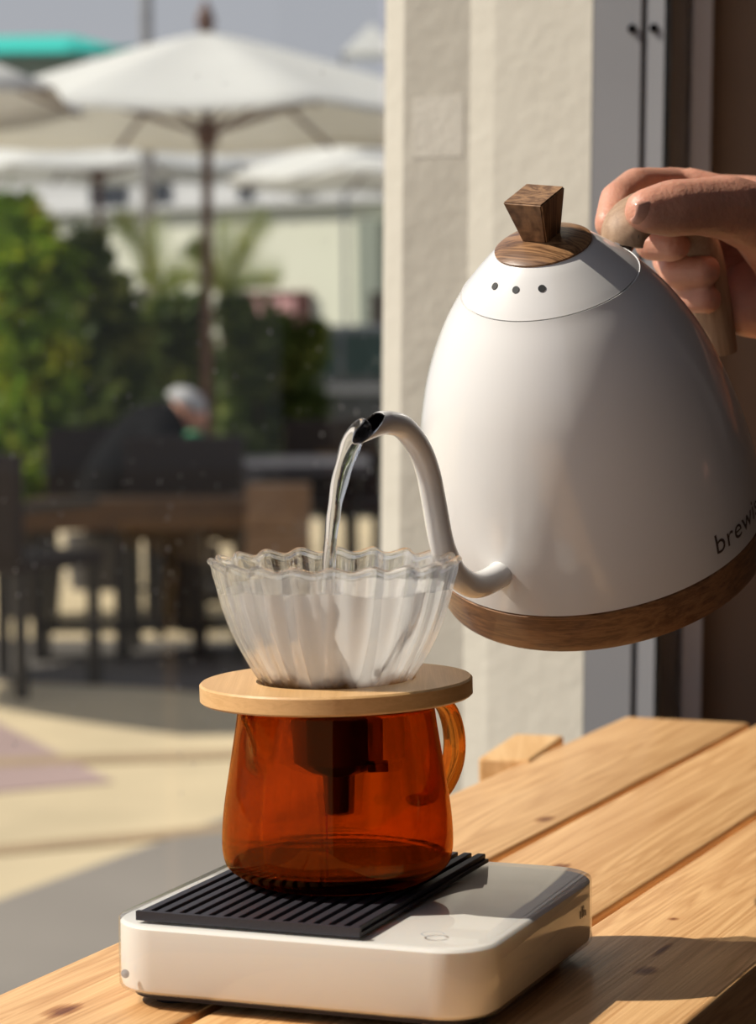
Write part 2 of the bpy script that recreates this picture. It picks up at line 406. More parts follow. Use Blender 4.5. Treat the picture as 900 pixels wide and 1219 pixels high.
# stucco post: profile seen from above, swept upward
prof = [(wx(456, .145), WY + .145), (wx(458, .115), WY + .115), (wx(478, .095), WY + .095), (wx(556, .072), WY + .072), (wx(585, .052), WY + .052), (wx(700, 0), WY), (wx(700, 0), WY + .30), (wx(456, .15), WY + .30)]
v = []; nz_ = 2
for z in (0.0, 2.8):
    v += [(x + LEAN * (z - .95), y, z) for x, y in prof]
k = len(prof)
wall_post = link('wall_back', v, [[j, (j + 1) % k, k + (j + 1) % k, k + j] for j in range(k)] + [list(range(k)), [k + j for j in range(k)]], MAT['stucco'])
structure(wall_post)
# thin rectangle on the post, paler than the stucco
def post_y(x):
    a, b = prof[2], prof[3]
    if x > b[0]: a, b = prof[3], prof[4]
    return a[1] + (b[1] - a[1]) * (x - a[0]) / (b[0] - a[0])
MAT['patch'] = mat('pale_rectangle', (.65, .62, .54), .9, noise_amt=.05, noise_scale=20, bump=.4, bump_scale=200)
za, zb = C(520, 180, 1.95).z, C(520, 105, 1.95).z
xs = [wx(491), wx(553)]
pv = []
for z in (za, zb):
    for x in xs: pv += [(x + LEAN * (z - .95), post_y(x) - .0004, z), (x + LEAN * (z - .95), post_y(x) + .003, z)]
link('pale_patch', pv, [[0, 2, 6, 4], [1, 5, 7, 3], [0, 4, 5, 1], [2, 3, 7, 6], [4, 6, 7, 5], [0, 1, 3, 2]], MAT['patch'], wall_post)

# grey metal frame right of the post
fr = empty('window_2', (0, 0, 0)); structure(fr)
FY = .0
def fbox(p0, p1, y0, y1, name, m, bev=0.0):
    return lean_box(MB(), wx(p0, y0 + FY), wx(p1, y0 + FY), WY + y0 + FY, WY + y1 + FY, bev=bev).build(name, m, fr)
def fwedge(p0, p1, ya, yb, y1, name, m):     # profile whose face slopes toward the window side
    x0, x1 = wx(p0, ya), wx(p1, yb); q = [(x0, WY + ya), (x1, WY + yb), (x1, WY + y1), (x0, WY + y1)]; v = []
    for z in (0, 2.8): v += [(x + LEAN * (z - .95), y, z) for x, y in q]
    return link(name, v, [[0, 3, 2, 1], [4, 5, 6, 7], [0, 1, 5, 4], [1, 2, 6, 5], [2, 3, 7, 6], [3, 0, 4, 7]], m, fr)
fwedge(701, 757, -.0005, -.011, .12, 'frame_profile', MAT['frame'])
fbox(756, 764, .01, .12, 'frame_groove', MAT['frame2'])
fwedge(763, 785, -.0105, -.0155, .12, 'frame_profile', MAT['frame'])
fbox(784, 793, .09, .13, 'frame_gap', MAT['gap'])
fbox(792, 818, .06, .13, 'frame_profile', MAT['frame2'], .001)
fbox(818, 842, .02, .13, 'frame_profile', MAT['frame3'], .001)
tag(fr, None)
for px, py, ys in ((749, 38, -.0112), (774, 38, -.0150)):
    p = C(px, py, 1.94); b_ = MB(); b_.tube([(p.x, WY + .0, p.z), (p.x, WY + ys, p.z)], .0032, 14)
    b_.build('screw', MAT['darksteel'], fr)
ww = MB(); lean_box(ww, wx(841, .05), 3.0, WY + .05, WY + .30); structure(ww.build('wall_far_right', MAT['brownwall']))
bb = MB(); bb.box((wx(456) - 2.2, WY + .12, 2.45), (3.0, WY + .3, 2.8)); structure(bb.build('trim_1', MAT['frame']))
sb = MB(); sb.box((wx(456) - 2.2, WY + .12, -.1), (wx(456) - .02, WY + .3, .30)); structure(sb.build('trim_2', MAT['frame']))
# window pane left of the post with dust on it
wn = structure(empty('window_1', (0, 0, 0)))
PY = WY + .20
MAT['pane'] = thin_glass('window_glass', (.97, .98, .97), .4, .0)
MB().box((wx(456) - 2.2, PY, .30), (wx(458), PY + .006, 2.45)).build('pane', MAT['pane'], wn)
dm = MB(); rd = random.Random(3)
for i in range(260):
    px = rd.uniform(0, 450); py = rd.gauss(620, 170) if rd.random() < .75 else rd.uniform(0, 1000)
    if py < 0 or py > 1010: continue
    p = C(px, py, 2.145); s_ = rd.uniform(.00022, .0006); l_ = s_ * rd.choice((1, 1, 1.4, 3.0)); y0 = PY - .0006
    dm.add([(p.x - s_, y0, p.z - l_), (p.x + s_, y0, p.z - l_), (p.x + s_, y0, p.z + l_), (p.x - s_, y0, p.z + l_), (p.x, y0 - .0003, p.z)], [[0, 1, 4], [1, 2, 4], [2, 3, 4], [3, 0, 4]])
tag(dm.build('dust', MAT['speck'], wn), kind='stuff')

# ================================================================== TABLE
GY = 1.1619; DX, DY = math.cos(GY), math.sin(GY)
table = empty('wooden_table', (0.02, .05, 0), label='pine plank table with gaps between its boards, carrying the white scale', cat='table')
bpy.context.view_layer.update()
def plank(n0, n1, t0, t1, zt=.75, th=.038):
    cx_, cy_ = DX * (t0 + t1) / 2 + DY * (n0 + n1) / 2, DY * (t0 + t1) / 2 - DX * (n0 + n1) / 2
    mb = MB(); hx, hy = (n1 - n0) / 2, (t1 - t0) / 2
    bm = bmesh.new(); bmesh.ops.create_cube(bm, size=1)
    for v in bm.verts: v.co = Vector((v.co.x * 2 * hx, v.co.y * 2 * hy, v.co.z * th - th / 2))
    bmesh.ops.bevel(bm, geom=list(bm.edges), offset=.0026, segments=3, affect='EDGES', profile=.5)
    me = bpy.data.meshes.new('plank'); bm.to_mesh(me); bm.free()
    o = linkme('plank', me, MAT['pine'], table); o.location = (cx_ - table.location.x, cy_ - table.location.y, zt)
    o.rotation_euler = (0, 0, GY - PI / 2); shade_auto(o, 50); return o
g = 0.0023; TB = .735
plank(-.1264, -.0358 - g, -.62, TB); plank(-.0358 + g, .0548 - g, -.62, TB); plank(.0548 + g, .1454, -.62, TB + .003)
RT = Matrix.Rotation(GY - PI / 2, 4, 'Z')
def tb(n0, n1, t0, t1, z0, z1, name, bev=.002):
    mb = MB(); mb.box((n0, t0, z0), (n1, t1, z1), bev, RT)
    o = mb.build(name, MAT['pine_plain'], table); o.location = -table.location; return o
for t in (.12, .60, -.42): tb(-.115, .135, t - .03, t + .03, .675, .7118, 'crossbar')
for t in (-.42, .60):
    for n in (-.09, .11): tb(n - .03, n + .03, t - .03, t + .03, 0, .675, 'leg')

# square timber post beside the far end of the table
tp = C(569, 902, 1.635)
post = empty('timber_post', (tp.x, tp.y, 0), label='square pine timber post standing by the far left end of the table', cat='post')
pm = MB(); hw_ = .041; T = Matrix.Rotation(GY - PI / 2 + .13, 4, 'Z')
pm.box((0, 0, 0), (.033, .10, tp.z), .002, T); pm.build('post', MAT['pine_plain'], post).name = 'shaft'

# ================================================================== SCALE
YAW = -0.3728
SROT = Matrix.Rotation(YAW, 4, 'Z')
scale = empty('coffee_scale', (0, 0, .75), label='white digital coffee scale with clear cover standing on the plank table', cat='scale')
scale.rotation_euler = (0, 0, YAW)
H = SZ - .75
slab('body', .0792, .0792, .0212, [(.003, .006), (.0006, .0075), (0, .010), (0, H - .0024), (.0010, H - .0014), (.0018, H - .0012)], MAT['plastic'], scale, True)
slab('base_plate', .074, .074, .017, [(0, .0035), (0, .0062)], MAT['rubber'], scale)
slab('clear_cover', .080, .080, .022, [(.0008, .0065), (0, .008), (0, H - .0016), (.0005, H - .0004), (.0014, H)], MAT['cover'], scale, True)
for sx_ in (-1, 1):
    for sy_ in (-1, 1):
        v, f = lathe([(0.0, 0), (.0075, 0), (.008, .001), (.008, .0035), (0, .0035)], 24)
        o = link('foot', [(a + sx_ * .058, b + sy_ * .058, c) for a, b, c in v], f, MAT['rubber'], scale); weld(o)
# power icon, tick marks and corner dot
def ring_mesh(r0, r1, z, cx, cy, seg=40, a0=0, a1=2 * PI):
    v = []; f = []
    for k in range(seg + 1):
        a = a0 + (a1 - a0) * k / seg; v += [(cx + r0 * math.cos(a), cy + r0 * math.sin(a), z), (cx + r1 * math.cos(a), cy + r1 * math.sin(a), z)]
    f = [[2 * k, 2 * k + 1, 2 * k + 3, 2 * k + 2] for k in range(seg)]
    return v, f
v, f = ring_mesh(.0040, .0047, H + .00025, .053, -.060, a0=.3, a1=2 * PI - .1)
link('power_icon', v, f, MAT['icon'], scale)
for i, (dy, hh) in enumerate(((0, .004), (.0022, .006), (.0044, .006), (.0072, .003))):
    MB().box((.0801, .044 + dy, .0205), (.0803, .0445 + dy, .0205 + hh * .8)).build('side_mark', MAT['ink'], scale)
v, f = lathe([(0, 0), (.0016, 0), (.0018, .0004), (0, .0006)], 20)
o = link('corner_dot', [(a - .0685, -.0802 - c, b + .0145) for a, b, c in v], f, MAT['icon'], scale); weld(o)

# ribbed silicone mat lying on the scale
mt = empty('silicone_mat', (0, 0, SZ), label='black ribbed silicone mat lying on the white scale under the carafe', cat='mat')
mt.rotation_euler = (0, 0, YAW)
MX0, MX1, MY0, MY1 = -.0665, .0285, -.0745, .077
MB().box((MX0, MY0, .0001), (MX1, MY1, .0016)).build('mat_base', MAT['silicone'], mt)
MB().box((MX0, MY0, .0016), (MX1, MY0 + .0022, .0038)).build('edge_strip', MAT['silicone'], mt)
NR = 15; pitch = (MX1 - MX0) / NR
rib0 = None
for i in range(NR):
    xc = MX0 + pitch * (i + .5)
    if rib0 is None:
        mb = MB(); mb.box((-pitch * .30, MY0 + .0022, .0016), (pitch * .30, MY1, .0038), .0004); rib0 = mb.build('ridge', MAT['silicone'], mt); o = rib0
    else:
        o = rib0.copy(); COL.objects.link(o); o.parent = mt
    o.location = (xc, 0, 0)

# ================================================================== CARAFE
KX, KY = -.010, .010
MATTOP = SZ + .0038
car = empty('glass_carafe', (KX, KY, MATTOP), label='amber glass carafe with pour lip and loop handle, standing on the black mat', cat='carafe')
D0 = .0038
LIPA = math.radians(226)
def lip(a, r_, z_):
    d = (a - LIPA + PI) % (2 * PI) - PI
    k_ = math.exp(-(d / .13) ** 2) * max(0, min(1, (z_ - .050) / .022)) ** 1.4
    return r_ + .0125 * k_, z_ + .0006 * k_
outer = smooth_prof([(.030, .0), (.0355, .0008), (.0415, .0038), (.0460, .0075), (.0476, .0125), (.0479, .0185), (.0474, .027), (.0463, .036), (.0447, .046), (.0430, .0565), (.0415, .066), (.0405, .0735)], 5)
outer[-1] = (.0405, .0738)
inner = [(max(r_ - .0017, 0), z_ + (.0022 if z_ < .004 else .0009 if z_ < .01 else 0)) for r_, z_ in outer]
inner[-1] = (.0390, .0740)
pr = [(0, 0.0006)] + outer + [(.0399, .0745)] + inner[::-1] + [(0, .0030)]
v, f = lathe(pr, 144, lip); o = link('body', v, f, MAT['amber'], car, True); weld(o)
# handle: strap loop
ha = math.radians(45)
hd = Vector((math.cos(ha), math.sin(ha), 0))
hp = catmull([hd * .0415 + Vector((0, 0, .0665)), hd * .052 + Vector((0, 0, .0700)), hd * .0645 + Vector((0, 0, .0665)), hd * .0705 + Vector((0, 0, .054)), hd * .0695 + Vector((0, 0, .040)), hd * .0605 + Vector((0, 0, .0285)), hd * .0480 + Vector((0, 0, .0270))], 7)
side = Vector((0, 0, 1)).cross(hd)
mb = MB(); mb.tube(hp, .0062, 20, flat=.42, up=Vector((0, 0, 1))); mb.build('handle', MAT['amber'], car, True)

# coffee at the bottom of the carafe
cof = [(0, .0034)] + [(max(r_ - .00005, 0), z_) for r_, z_ in inner if z_ < .0088] + [(.0454, .0092), (.0445, .0090), (0, .0090)]
cof = [(0, .0032)] + [(r_ - .0003, z_ + .0002) for r_, z_ in inner if .0022 < z_ < .0088]
cof = sorted(cof, key=lambda q: (q[1], q[0])); cof += [(cof[-1][0] - .0003, .0089), (0, .0089)]
v, f = lathe(cof, 72); o = link('coffee', v, f, MAT['coffee'], None, True); weld(o); shade_auto(o, 40); o.location = (KX, KY, MATTOP)
tag(o, 'dark brewed coffee pooled in the bottom of the amber carafe', 'coffee')
# thin trickle of coffee from the funnel
MAT['trickle'] = glass('coffee_trickle', (.75, .25, .05), 1.33)
mb = MB(); mb.tube([(KX - .0045, KY, MATTOP + z) for z in (.036, .030, .022, .014, .0088)], [.0013, .0006, .0004, .0004, .0005], 10)
tag(mb.build('coffee_trickle', MAT['trickle'], None, True), 'thin trickle of coffee falling from the funnel inside the amber carafe', 'coffee')

# ================================================================== WOODEN COLLAR + DRIPPER
CT = SZ + .0879
TILT = Matrix.Rotation(-.020, 3, 'Y')
collar = empty('wooden_collar', (KX, KY, CT), TILT, label='round bamboo collar resting on the amber carafe, holding the glass dripper', cat='collar')
v, f = lathe([(.0285, -.0078), (.0555, -.0078), (.0564, -.0070), (.0564, -.0008), (.0556, 0), (.0330, 0), (.0322, -.0008), (.0285, -.0078)], 128)
o = link('ring', v, f, MAT['bamboo'], collar); weld(o); shade_auto(o, 40)
v, f = lathe([(.0175, -.0078), (.0285, -.0078), (.0285, -.0098), (.019, -.0105), (.0185, -.034), (.0125, -.038), (.0068, -.040), (.0058, -.056), (.0046, -.056), (.0050, -.039), (.0165, -.032), (.0168, -.0100), (.0175, -.0078)], 64)
o = link('funnel', v, f, MAT['darkplastic'], collar); weld(o); shade_auto(o, 40)
mb = MB(); mb.box((.012, -.016, -.037), (.0205, -.009, -.033), .0008); mb.build('funnel_clip', MAT['darkplastic'], collar)

NF = 20
RIMZ = .0467      # rim height above the collar top
drip = empty('glass_dripper', (KX, KY, CT), label='clear fluted glass dripper with scalloped rim seated in the bamboo collar', cat='dripper')
def flute(off):
    def fn(a, r_, z_):
        t_ = max(0, min(1, (z_ + .004) / (RIMZ + .004)))
        s_ = .5 + .5 * math.cos(NF * a)
        rr = r_ + (s_ - .5) * (.0012 + .0014 * t_)
        zz = z_ + (.0020 * (s_ - .5) * (t_ ** 6))
        return rr, zz
    return fn
dp = smooth_prof([(.0262, -.0060), (.0312, -.0005), (.0352, .0060), (.0412, .0175), (.0455, .0290), (.0480, .0385), (.0493, .0430), (.0500, RIMZ)], 5)
di = [(r_ - .0018, z_) for r_, z_ in dp]
pr = dp + [(.0510, RIMZ + .0007), (.0513, RIMZ + .0017), (.0507, RIMZ + .0027), (.0496, RIMZ + .0030), (.0486, RIMZ + .0025), (.0482, RIMZ + .0012)] + di[::-1][1:] 
v, f = lathe(pr, 400, flute(0), closed=True); o = link('body', v, f, MAT['clear'], drip, True)

fil = empty('paper_filter', (KX, KY, 0), label='white paper filter standing inside the fluted glass dripper', cat='filter')
def fflute(a, r_, z_):
    t_ = max(0, min(1, (z_ - CT) / .04))
    return r_ + math.cos(NF * a) * (.0002 + .0009 * t_) , z_ + t_ ** 4 * (.0012 * math.sin(3 * a + 1) + .0007 * math.sin(7 * a))
fp = [(r_ - .0040, z_ + CT) for r_, z_ in dp if z_ < .0392 and z_ > -.002]
fp[-1] = (fp[-1][0], CT + .0385)
pr = [(fp[0][0] * .6, CT - .0015)] + fp
v, f = lathe(pr, 200, fflute); f = [q for q in f if len(q) == 4]
# object space offset so the stain height reads in metres above the scale top
o = link('paper', [(a, b, c - SZ) for a, b, c in v], f, MAT['paper'], fil, True); o.location = (0, 0, SZ)
v, f = lathe([(0, -.004), (.0225, -.004), (.0235, -.001), (.0230, .0), (.018, -.0005), (.006, -.0008), (0, -.0008)], 64)
o = link('coffee_grounds', v, f, MAT['slurry'], None, True); weld(o); o.location = (KX, KY, CT + .0005); o['kind'] = 'stuff'
tag(o, 'wet brown coffee grounds in the bottom of the paper filter', 'coffee grounds')

# ================================================================== KETTLE
KX3 = Vector((-0.5620652, -0.69651105, -0.4460438)); KZ3 = Vector((-0.19196603, -0.41470669, 0.88947591)); KY3 = KZ3.cross(KX3)
KR = Matrix((KX3, KY3, KZ3)).transposed()
KO = Vector((.11210, .14449, SZ + .12269))
KM = KR.to_4x4(); KM.translation = KO
ket = empty('gooseneck_kettle', KO, KR, label='white gooseneck kettle with brown wooden base, knob and handle, tilted to pour', cat='kettle')
hb = .0202
rads = [.0769, .0772, .0765, .0750, .0729, .0701, .0665, .0620, .0561, .0486, .0393]
bp_ = [(0, hb)] + [(rads[0] - .0012, hb), (rads[0], hb + .0006)] + smooth_prof([(r_, hb + .12577 * i / 10) for i, r_ in enumerate(rads)][1:], 6)
bp_ = [q for q in bp_ if q[1] < .1456] + [(.0397, .1456), (.0385, .1452), (0, .1440)]
v, f = lathe(bp_, 160); o = link('body', v, f, MAT['white'], ket, True); weld(o); shade_auto(o, 50)
v, f = lathe([(0, 0), (.0725, 0), (.0752, .0012), (.0762, .004), (.0771, hb - .0004), (.0760, hb), (0, hb)], 160)
o = link('wooden_base', v, f, MAT['walnut_ring'], ket); weld(o); shade_auto(o, 45)
# lid
lid = smooth_prof([(.0390, .1459), (.0360, .1491), (.0310, .1540), (.0255, .1590), (.0214, .1622)], 6)
v, f = lathe([(0, .1450), (.0382, .1450)] + lid + [(.0205, .1626), (0, .1630)], 128)
lido = link('lid', v, f, MAT['white'], ket, True); weld(lido); shade_auto(lido, 40)
v, f = lathe([(0, .1600), (.0212, .1618), (.0214, .1632), (.0190, .1646), (.0110, .1668), (0, .1675)], 96)
o = link('lid_cap', v, f, MAT['walnut'], lido, True); weld(o); shade_auto(o, 50)
# knob: inverted square pyramid
kb, ktp = .0060, .0100
v = []
for (h_, q) in ((.1655, kb), (.1868, ktp)):
    v += [(-q, -q, h_), (q, -q, h_), (q, q, h_), (-q, q, h_)]
me = bpy.data.meshes.new('knob'); me.from_pydata(v, [], [[0, 3, 2, 1], [4, 5, 6, 7], [0, 1, 5, 4], [1, 2, 6, 5], [2, 3, 7, 6], [3, 0, 4, 7]])
bm = bmesh.new(); bm.from_mesh(me); bmesh.ops.bevel(bm, geom=list(bm.edges), offset=.0007, segments=3, affect='EDGES'); bm.to_mesh(me); bm.free()
o = linkme('knob', me, MAT['walnut_knob'], lido); shade_auto(o, 40)
# vent holes
for a_ in (-20, 3, 26):
    a = math.radians(a_ + 2); h_ = .1556; r_ = .0292
    nrm = Vector((math.cos(a) * .70, math.sin(a) * .70, .72)).normalized(); c = Vector((math.cos(a) * r_, math.sin(a) * r_, h_))
    mb = MB(); mb.tube([c - nrm * .0012, c + nrm * .00035], .00165, 24); mb.build('vent_hole', MAT['hole'], lido)
# spout
sp = catmull([(.055, 0, .0405), (.0707, 0, .0405), (.0831, 0, .0418), (.0967, 0, .0472), (.1067, 0, .0588), (.1103, 0, .070), (.1113, 0, .080), (.1103, 0, .0985), (.1100, 0, .1115), (.1125, 0, .1245), (.1195, 0, .1375), (.1285, 0, .1445), (.1345, 0, .1470), (.1405, 0, .1487)], 6)
n_ = len(sp)
def srad(i):
    t_ = i / (n_ - 1)
    return .0060 - .0014 * max(0, (t_ - .1)) ** .7 * 1.0 if t_ > .1 else .0060 + .004 * (1 - t_ / .1) ** 2
SRAD = [srad(i) for i in range(n_)]
def spout_tube(pts, rad, seg=32, cut=.0095):
    v = []; n = len(pts)
    for i in range(n):
        t_ = (pts[min(i + 1, n - 1)] - pts[max(i - 1, 0)]).normalized(); u = Vector((0, 1, 0)); w_ = t_.cross(u).normalized()
        fade = max(0, (i - (n - 8)) / 7)
        for k in range(seg):
            a = 2 * PI * k / seg; off = u * math.cos(a) * rad[i] + w_ * math.sin(a) * rad[i]
            v.append(pts[i] + off - t_ * (math.sin(a) * -1) * -cut * fade * SIGN)
    return v, [[i * seg + k, i * seg + (k + 1) % seg, (i + 1) * seg + (k + 1) % seg, (i + 1) * seg + k] for i in range(n - 1) for k in range(seg)]
SIGN = 1
vo, fo = spout_tube(sp, SRAD); vi, fi = spout_tube(sp[14:], [r_ - .0006 for r_ in SRAD[14:]])
no = len(vo); seg = 32
faces = fo + [[i + no for i in q] for q in fi]
a0 = (len(sp) - 1) * seg; b0 = no + (len(sp[14:]) - 1) * seg
faces += [[a0 + k, a0 + (k + 1) % seg, b0 + (k + 1) % seg, b0 + k] for k in range(seg)]
mi = [0] * len(fo) + [1] * len(fi) + [2] * seg
me = bpy.data.meshes.new('spout'); me.from_pydata([tuple(q) for q in vo + vi], [], faces); me.update()
o = linkme('spout', me, None, ket, True, mats=[MAT['white'], MAT['darksteel'], MAT['steel']], mi=mi); shade_auto(o, 60)
# handle with steel bracket
hpts = catmull([(-.0600, 0, .1335), (-.0640, 0, .1390), (-.0755, 0, .1415), (-.0910, 0, .1380), (-.1065, 0, .1280), (-.1190, 0, .1130), (-.1255, 0, .0950), (-.1268, 0, .0700), (-.1265, 0, .0460)], 7)
nh = len(hpts); hr = [.0100 + .0022 * min(1, i / 10) if i < 20 else .0120 - .0022 * (i - 20) / (nh - 20) for i in range(nh)]
mb = MB(); mb.tube(hpts, hr, 24, flat=.72, up=Vector((1, 0, 0))); o = mb.build('handle', MAT['walnut_light'], ket, True); shade_auto(o, 50)
mb = MB(); mb.tube([(-.046, 0, .1330), (-.0600, 0, .1335), (-.0625, 0, .1365)], [.0050, .0050, .0070], 20); mb.tube([(-.0612, -.0095, .1385), (-.0612, .0100, .1385)], .0022, 14); mb.tube([(-.070, -.0040, .131), (-.0655, -.004, .141)], .0030, 12)
mb.build('bracket', MAT['steel'], ket, True)
# lettering round the body
cu = bpy.data.curves.new('lettering', 'FONT'); cu.body = 'brewista'; cu.size = .0139; cu.space_character = 1.06
to = bpy.data.objects.new('tmp_text', cu); COL.objects.link(to); bpy.context.view_layer.update()
me = bpy.data.meshes.new_from_object(to.evaluated_get(bpy.context.evaluated_depsgraph_get())); bpy.data.objects.remove(to)
bm = bmesh.new(); bm.from_mesh(me)
bmesh.ops.subdivide_edges(bm, edges=[e for e in bm.edges if e.calc_length() > .002], cuts=2)
bmesh.ops.triangulate(bm, faces=bm.faces)
def krad(h_):
    s_ = (h_ - hb) / .12577 * 10; i = max(0, min(9, int(s_))); return rads[i] + (rads[i + 1] - rads[i]) * (s_ - i)
for v_ in bm.verts:
    h_ = .0285 + v_.co.y; a = math.radians(75) + v_.co.x / .0765; r_ = krad(h_) + .00028; v_.co = Vector((r_ * math.cos(a), r_ * math.sin(a), h_))
bm.to_mesh(me); bm.free(); me.materials.clear()
linkme('lettering', me, MAT['ink'], ket)

# stream of water from the spout
st = [at(437, 508, 1.064), at(425, 518, 1.058), at(415, 536, 1.057), at(406, 565, 1.059), at(400, 595, 1.060), at(396, 625, 1.061), at(393, 655, 1.063), at(390.5, 690, 1.064), at(390, 725, 1.065), at(390, 745, 1.065)]
stp = catmull(st, 8); ns = len(stp); seg = 24; v = []
for i, p in enumerate(stp):
    t_ = (stp[min(i + 1, ns - 1)] - stp[max(i - 1, 0)]).normalized(); u = Vector((0, 1, 0)); u = (u - t_ * u.dot(t_)).normalized(); w_ = t_.cross(u)
    q = i / (ns - 1); r_ = .0022 * (1 - q) ** 1.1 + .0020
    for k in range(seg):
        a = 2 * PI * k / seg
        rr = r_ * (1 + .10 * math.sin(2 * a + q * 9) + .07 * math.sin(3 * a - q * 14) + .05 * math.sin(q * 38))
        v.append(p + w_ * math.cos(a) * rr + u * math.sin(a) * rr * .55)
f = [[i * seg + k, i * seg + (k + 1) % seg, (i + 1) * seg + (k + 1) % seg, (i + 1) * seg + k] for i in range(ns - 1) for k in range(seg)] + [list(range(seg))[::-1], [(ns - 1) * seg + k for k in range(seg)]]
tag(link('water_stream', v, f, MAT['water'], None, True), 'clear stream of water falling from the kettle spout into the dripper', 'water')

# ================================================================== HAND
def capsules(chains, voxel=.0016, name='hand', m=None, parent=None, smooth_it=6):
    """chains of (point, radius) grown into one continuous surface"""
    bm = bmesh.new()
    for ch in chains:
        for (p0, r0), (p1, r1) in zip(ch[:-1], ch[1:]):
            p0, p1 = Vector(p0), Vector(p1); n = max(2, int((p1 - p0).length / (min(r0, r1) * .16)))
            for i in range(n + 1):
                t_ = i / n; c = p0.lerp(p1, t_); r_ = r0 + (r1 - r0) * t_
                bmesh.ops.create_icosphere(bm, subdivisions=2, radius=r_, matrix=Matrix.Translation(c))
    me = bpy.data.meshes.new(name); bm.to_mesh(me); bm.free()
    o = bpy.data.objects.new(name, me); COL.objects.link(o)
    rm = o.modifiers.new('r', 'REMESH'); rm.mode = 'VOXEL'; rm.voxel_size = voxel
    sm = o.modifiers.new('s', 'SMOOTH'); sm.iterations = smooth_it; sm.factor = .5
    bpy.context.view_layer.update()
    me2 = bpy.data.meshes.new_from_object(o.evaluated_get(bpy.context.evaluated_depsgraph_get()))
    bpy.data.objects.remove(o); bpy.data.meshes.remove(me)
    return linkme(name, me2, m, parent, True)

P = lambda x, y, d: at(x, y, d)
fingers = dict(
    index=[(P(852, 236, 1.318), .0120), (P(806, 224, 1.290), .0105), (P(757, 222, 1.248), .0093), (P(735, 238, 1.226), .0088), (P(727, 266, 1.214), .0080)],
    middle=[(P(868, 262, 1.325), .0120), (P(806, 252, 1.305), .0104), (P(775, 268, 1.275), .0090), (P(776, 290, 1.252), .0086), (P(803, 292, 1.243), .0080)],
    ring=[(P(880, 292, 1.325), .0115), (P(818, 292, 1.310), .0100), (P(796, 308, 1.284), .0088), (P(806, 324, 1.262), .0084), (P(840, 322, 1.252), .0077)],
    little=[(P(890, 325, 1.320), .0105), (P(836, 328, 1.308), .0090), (P(815, 340, 1.285), .0080), (P(822, 355, 1.266), .0076), (P(843, 357, 1.258), .0070)],
    thumb=[(P(935, 300, 1.262), .0180), (P(905, 262, 1.238), .0172), (P(868, 247, 1.222), .0156), (P(830, 246, 1.208), .0134), (P(798, 248, 1.200), .0134), (P(770, 251, 1.193), .0106)],
    web=[(P(905, 262, 1.250), .0150), (P(868, 240, 1.285), .0125), (P(822, 222, 1.285), .0095)],
    palm1=[(P(852, 236, 1.318), .0125), (P(915, 250, 1.312), .0170), (P(985, 290, 1.305), .0200)],
    palm2=[(P(868, 262, 1.325), .0125), (P(925, 285, 1.318), .0180), (P(985, 300, 1.305), .0200)],
    palm3=[(P(880, 292, 1.325), .0125), (P(925, 320, 1.315), .0180), (P(985, 315, 1.305), .0200)],
    palm4=[(P(890, 325, 1.320), .0125), (P(912, 355, 1.302), .0185), (P(960, 352, 1.300), .0200), (P(1000, 335, 1.305), .0200)],
    heel=[(P(890, 340, 1.300), .0130), (P(888, 368, 1.285), .0140), (P(930, 368, 1.285), .0165), (P(985, 345, 1.295), .0200)],
    thenar=[(P(935, 300, 1.262), .0180), (P(950, 330, 1.275), .0190), (P(1000, 325, 1.300), .0220)],
    arm=[(P(990, 318, 1.302), .0260), (P(1070, 325, 1.31), .0260), (P(1240, 350, 1.33), .0330), (P(1500, 420, 1.36), .0420)],
)
pers = empty('person', (1.2, .25, 0), label='person at the right reaching in, bare hand gripping the kettle handle, thumb on top', cat='person')
hand = capsules(list(fingers.values()), .0013, 'hand', MAT['skin'], pers, 16)
hand.location = (-1.2, -.25, 0)
# thumb nail, facing down and toward the lens
def nail(c, ax, nrm, l_, w_, name='thumbnail'):
    ax = ax.normalized(); nrm = (nrm - ax * nrm.dot(ax)).normalized(); sd = ax.cross(nrm); v = []; f = []; N = 8
    for i in range(N + 1):
        t_ = i / N * 2 - 1
        for j in range(N + 1):
            s_ = j / N * 2 - 1; wd = w_ * math.sqrt(max(0.05, 1 - .55 * t_ ** 4))
            v.append(c + ax * t_ * l_ + sd * s_ * wd + nrm * (-.45 * w_ * s_ * s_ - .18 * l_ * t_ * t_))
    f = [[i * (N + 1) + j, i * (N + 1) + j + 1, (i + 1) * (N + 1) + j + 1, (i + 1) * (N + 1) + j] for i in range(N) for j in range(N)]
    o = link(name, v, f, MAT['nail'], pers, True); o.location = (-1.2, -.25, 0)
    md = o.modifiers.new('t', 'SOLIDIFY'); md.thickness = .0006; return o
tdir = P(768, 250, 1.193) - P(825, 249, 1.208)
nc = P(771, 247, 1.193); nd = (CAMP - nc).normalized() + Vector((0, 0, -.35)); nd.normalize()
nail(nc + nd * .0104, tdir, nd, .0062, .0058)
